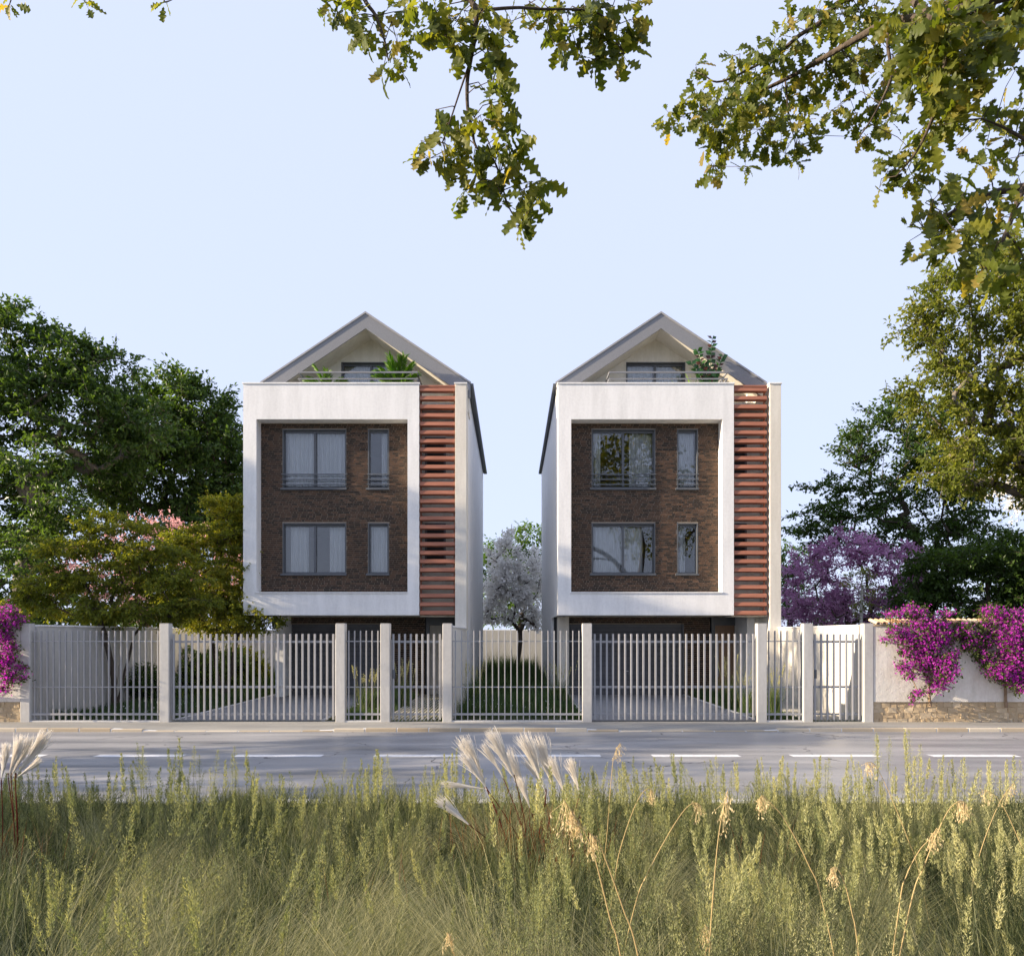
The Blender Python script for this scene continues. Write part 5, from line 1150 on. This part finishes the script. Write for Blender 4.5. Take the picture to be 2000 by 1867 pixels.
oat('dry oat stem bending right above the left part of the right verge', 4.6, zo([(400, 620), (430, 480), (480, 340), (515, 285), (540, 280), (548, 300)]), 1.2)
oat('long dry oat stem leaning right with a drooping pale head', 3.7, zo([(470, 760), (530, 600), (610, 450), (670, 360), (710, 332), (735, 345)]), 1.0)
oat('tall nearly upright dry oat stem with tassels at half height', 3.0, zo([(765, 960), (780, 700), (800, 480), (820, 360), (838, 285)]), 1.0, 1.1)
oat('dry oat stem arching left across the middle of the right verge', 3.3, zo([(1215, 760), (1150, 570), (1060, 400), (1010, 340), (975, 305), (960, 320)]), 1.4)
oat('short dry oat stem with a heavy gold head near the bottom', 3.0, zo([(1345, 920), (1320, 760), (1290, 640), (1260, 585), (1235, 590)]), 1.4, .9)
oat('tall dry oat stem curving left with its head over the lane line', 4.8, zo([(1580, 600), (1540, 480), (1480, 330), (1430, 220), (1400, 178), (1370, 178)]), 1.5, 1.1)
oat('dry oat stem arching right, one of two beside each other at right', 3.3, zo([(1500, 760), (1530, 620), (1580, 520), (1620, 475), (1650, 430)]), 1.4)
oat('long dry oat stem rising right to a heavy nodding head', 3.2, zo([(1540, 760), (1600, 580), (1660, 430), (1700, 355), (1740, 325), (1765, 335)]), 2.2, 1.0)
oat('dry oat stem crossing another near the right edge, leaning right', 4.4, zo([(1780, 700), (1820, 520), (1880, 360), (1920, 290), (1950, 255)]), .6)
oat('dry oat stem crossing another near the right edge, leaning left', 4.3, zo([(2060, 640), (1980, 500), (1920, 370), (1870, 300), (1820, 280)]), .8)
oat('dry oat head standing low at the bottom edge left of the middle', 3.3, [(892, 1890), (884, 1860), (880, 1830), (873, 1820)], 1.2, .9)
oat('dry oat head hanging low at the bottom right of the middle', 3.4, zo([(745, 990), (755, 900), (765, 830), (750, 800)]), 2.2, 1.1)

# gardens behind the fence
def garden(label, x0, x1, y0, y1, n, h0, h1, name='garden_grass', skip=None, c0=.0, c1=.8):
    P = np.stack([rs.uniform(x0, x1, n), rs.uniform(y0, y1, n), np.zeros(n)], -1)
    if skip is not None: P = P[~skip(P)]
    n = len(P); k = gnoise(P, .9, 5); h = (h0 + (h1 - h0) * k ** 1.5 * np.clip((P[:, 1] - y0) / max(1, y1 - y0) * 1.4, .25, 1)) * rs.uniform(.6, 1.15, n); sp = Soup()
    blades(sp, P, rs.uniform(0, 6.3, n), h, h * rs.uniform(.1, .6, n), rs.uniform(.008, .016, n), np.clip(rs.uniform(c0, c1, n), 0, 1), 3, .4, tw=rs.normal(0, .6, n))
    tag(put(name, sp.mesh(name), M['gardenblade']), label, 'grass', kind='stuff')
garden('dark tall grass between the two houses', -1.3, 1.25, 18.8, 42, 15000, .25, 1.7)
garden('dark grass under the trees behind the left fence', -11.0, -8.0, 18.7, 36, 16000, .15, .95)
garden('dark grass beside the driveway of the left house', -4.3, -3.05, 18.7, 26.2, 4500, .12, .5)
garden('dark grass beside the driveway of the right house', 5.8, 6.8, 18.7, 26.2, 4500, .12, .5)
garden('dark grass strip left of the right driveway', 1.25, 1.75, 18.7, 26.2, 2200, .12, .4)
def clump(label, px, D, hh, m=230):
    x = PX(px, D); t = thing('ornamental_grass', (x, D, 0), label, 'plant', 'ornamental grass clumps in the gardens'); sp = Soup()
    b = np.stack([x + rs.normal(0, .09, m), D + rs.normal(0, .09, m), np.zeros(m)], -1); h = hh * rs.uniform(.55, 1.05, m)
    blades(sp, b, rs.uniform(0, 6.3, m), h, h * rs.uniform(.1, .75, m), np.full(m, .010), np.clip(rs.normal(.55, .25, m), 0, 1), 5, .6, tw=rs.normal(0, .6, m)); put('blades', sp.mesh('blades'), M['gardenblade'], t)
    sp = Soup(); k = 16; q = b[:k].copy(); h = hh * rs.uniform(.95, 1.3, k); az = rs.uniform(0, 6.3, k); ln = h * .25
    e = q + np.stack([np.cos(az) * ln, np.sin(az) * ln, h], -1); tube_soup(sp, q, e, np.full(k, .003), np.full(k, .002), 3, .7); tt = rs.rand(k, 22, 1) * .25
    Q = (e[:, None] - (e - q)[:, None] * tt).reshape(-1, 3) + rs.normal(0, .012, (k * 22, 3)); sp.inst(LEAF2_V, LEAF2_T, Q, frames(np.repeat(e - q, 22, 0) + rs.normal(0, .2, Q.shape), rs.normal(size=Q.shape)), np.full(len(Q), .035), np.full(len(Q), .8))
    put('seed_heads', sp.mesh('seed_heads'), M['seed'], t)
clump('grass clump behind the short railing of the left house', 715, 20.6, .95); clump('grass clump behind the narrow gate of the left house', 790, 22.0, 1.1)
clump('pale grass clump before the door of the right house', 1425, 21.2, 1.15); clump('second grass clump at the right end of the right driveway', 1462, 20.2, .9)
clump('grass clump behind the short railing of the right house', 1512, 20.0, 1.0); clump('grass clump against the left pier of the right house', 1092, 23.0, 1.0)
clump('grass clump at the corner of the left house side wall', 925, 22.0, 1.0)
def shrub(label, px, D, top, rx, mat, seed, ll=.085, grp='shrubs along the left garden wall'):
    rr = np.random.RandomState(seed); zt = PZ(top, D); x = PX(px, D); t = thing('shrub', (x, D, 0), label, 'shrub', grp)
    lob = [((x + rr.normal(0, .2), D + rr.normal(0, .15), zt * .55), (rx, rx * .7, zt * .42)), ((x + rx * .5, D, zt * .4), (rx * .6, rx * .6, zt * .3)), ((x - rx * .5, D, zt * .45), (rx * .6, rx * .6, zt * .3))]
    tg = sample_lobes(lob, 150, rr, .4); nd, par, tips = tree_skel((x, D, 0), np.array((x, D, .25)), tg, .2, rr); w = Soup(); skel_mesh(w, nd, par, .03, .005)
    lf = Soup(); leafy(lf, None, tg, rr, .25, 7, 9, ll, .7, .5); put('stems', w.mesh('stems'), M['bark'], t); tag(put('foliage', lf.mesh('foliage'), mat, t), kind='stuff')
shrub('dark shrub behind the middle of the left railing panel', 185, 24.5, 1292, 1.0, M['darkleaf'], 71); shrub('dark shrub behind the right end of the left railing panel', 285, 23.3, 1295, 1.0, M['darkleaf'], 72)
shrub('dark shrub behind the left end of the left railing panel', 125, 22.6, 1320, .8, M['darkleaf'], 76); shrub('tall dark shrub between the stems of the multi-stemmed tree', 240, 26.0, 1270, 1.1, M['darkleaf'], 77)
shrub('tall dark shrub just behind the left end of the wide left gate', 365, 26.5, 1262, 1.0, M['darkleaf'], 73); shrub('dark shrub under the yellow-green tree beside the left house', 425, 28.5, 1255, 1.1, M['darkleaf'], 74); shrub('olive shrub against the left house pier', 480, 29.5, 1258, .8, M['mapleleaf'], 75)
# daisies in the garden grass
sp = Soup(); P = np.concatenate([np.stack([rs.uniform(a, b, m), rs.uniform(18.8, 21.5, m), rs.uniform(.12, .3, m)], -1) for a, b, m in ((-10.8, -8, 60), (-1.3, 1.3, 36), (5.8, 6.7, 16), (-4.2, -3.1, 10))])
sp.inst(FLW_V, FLW_T, P, frames(rs.normal(size=P.shape), np.array([[0, -.8, .6]]) + rs.normal(0, .3, P.shape)), np.full(len(P), .022), rs.rand(len(P)))
tag(put('garden_daisies', sp.mesh('garden_daisies'), M['whitebl']), 'tiny white flowers dotted in the garden grass behind the fence', 'flowers', kind='stuff')
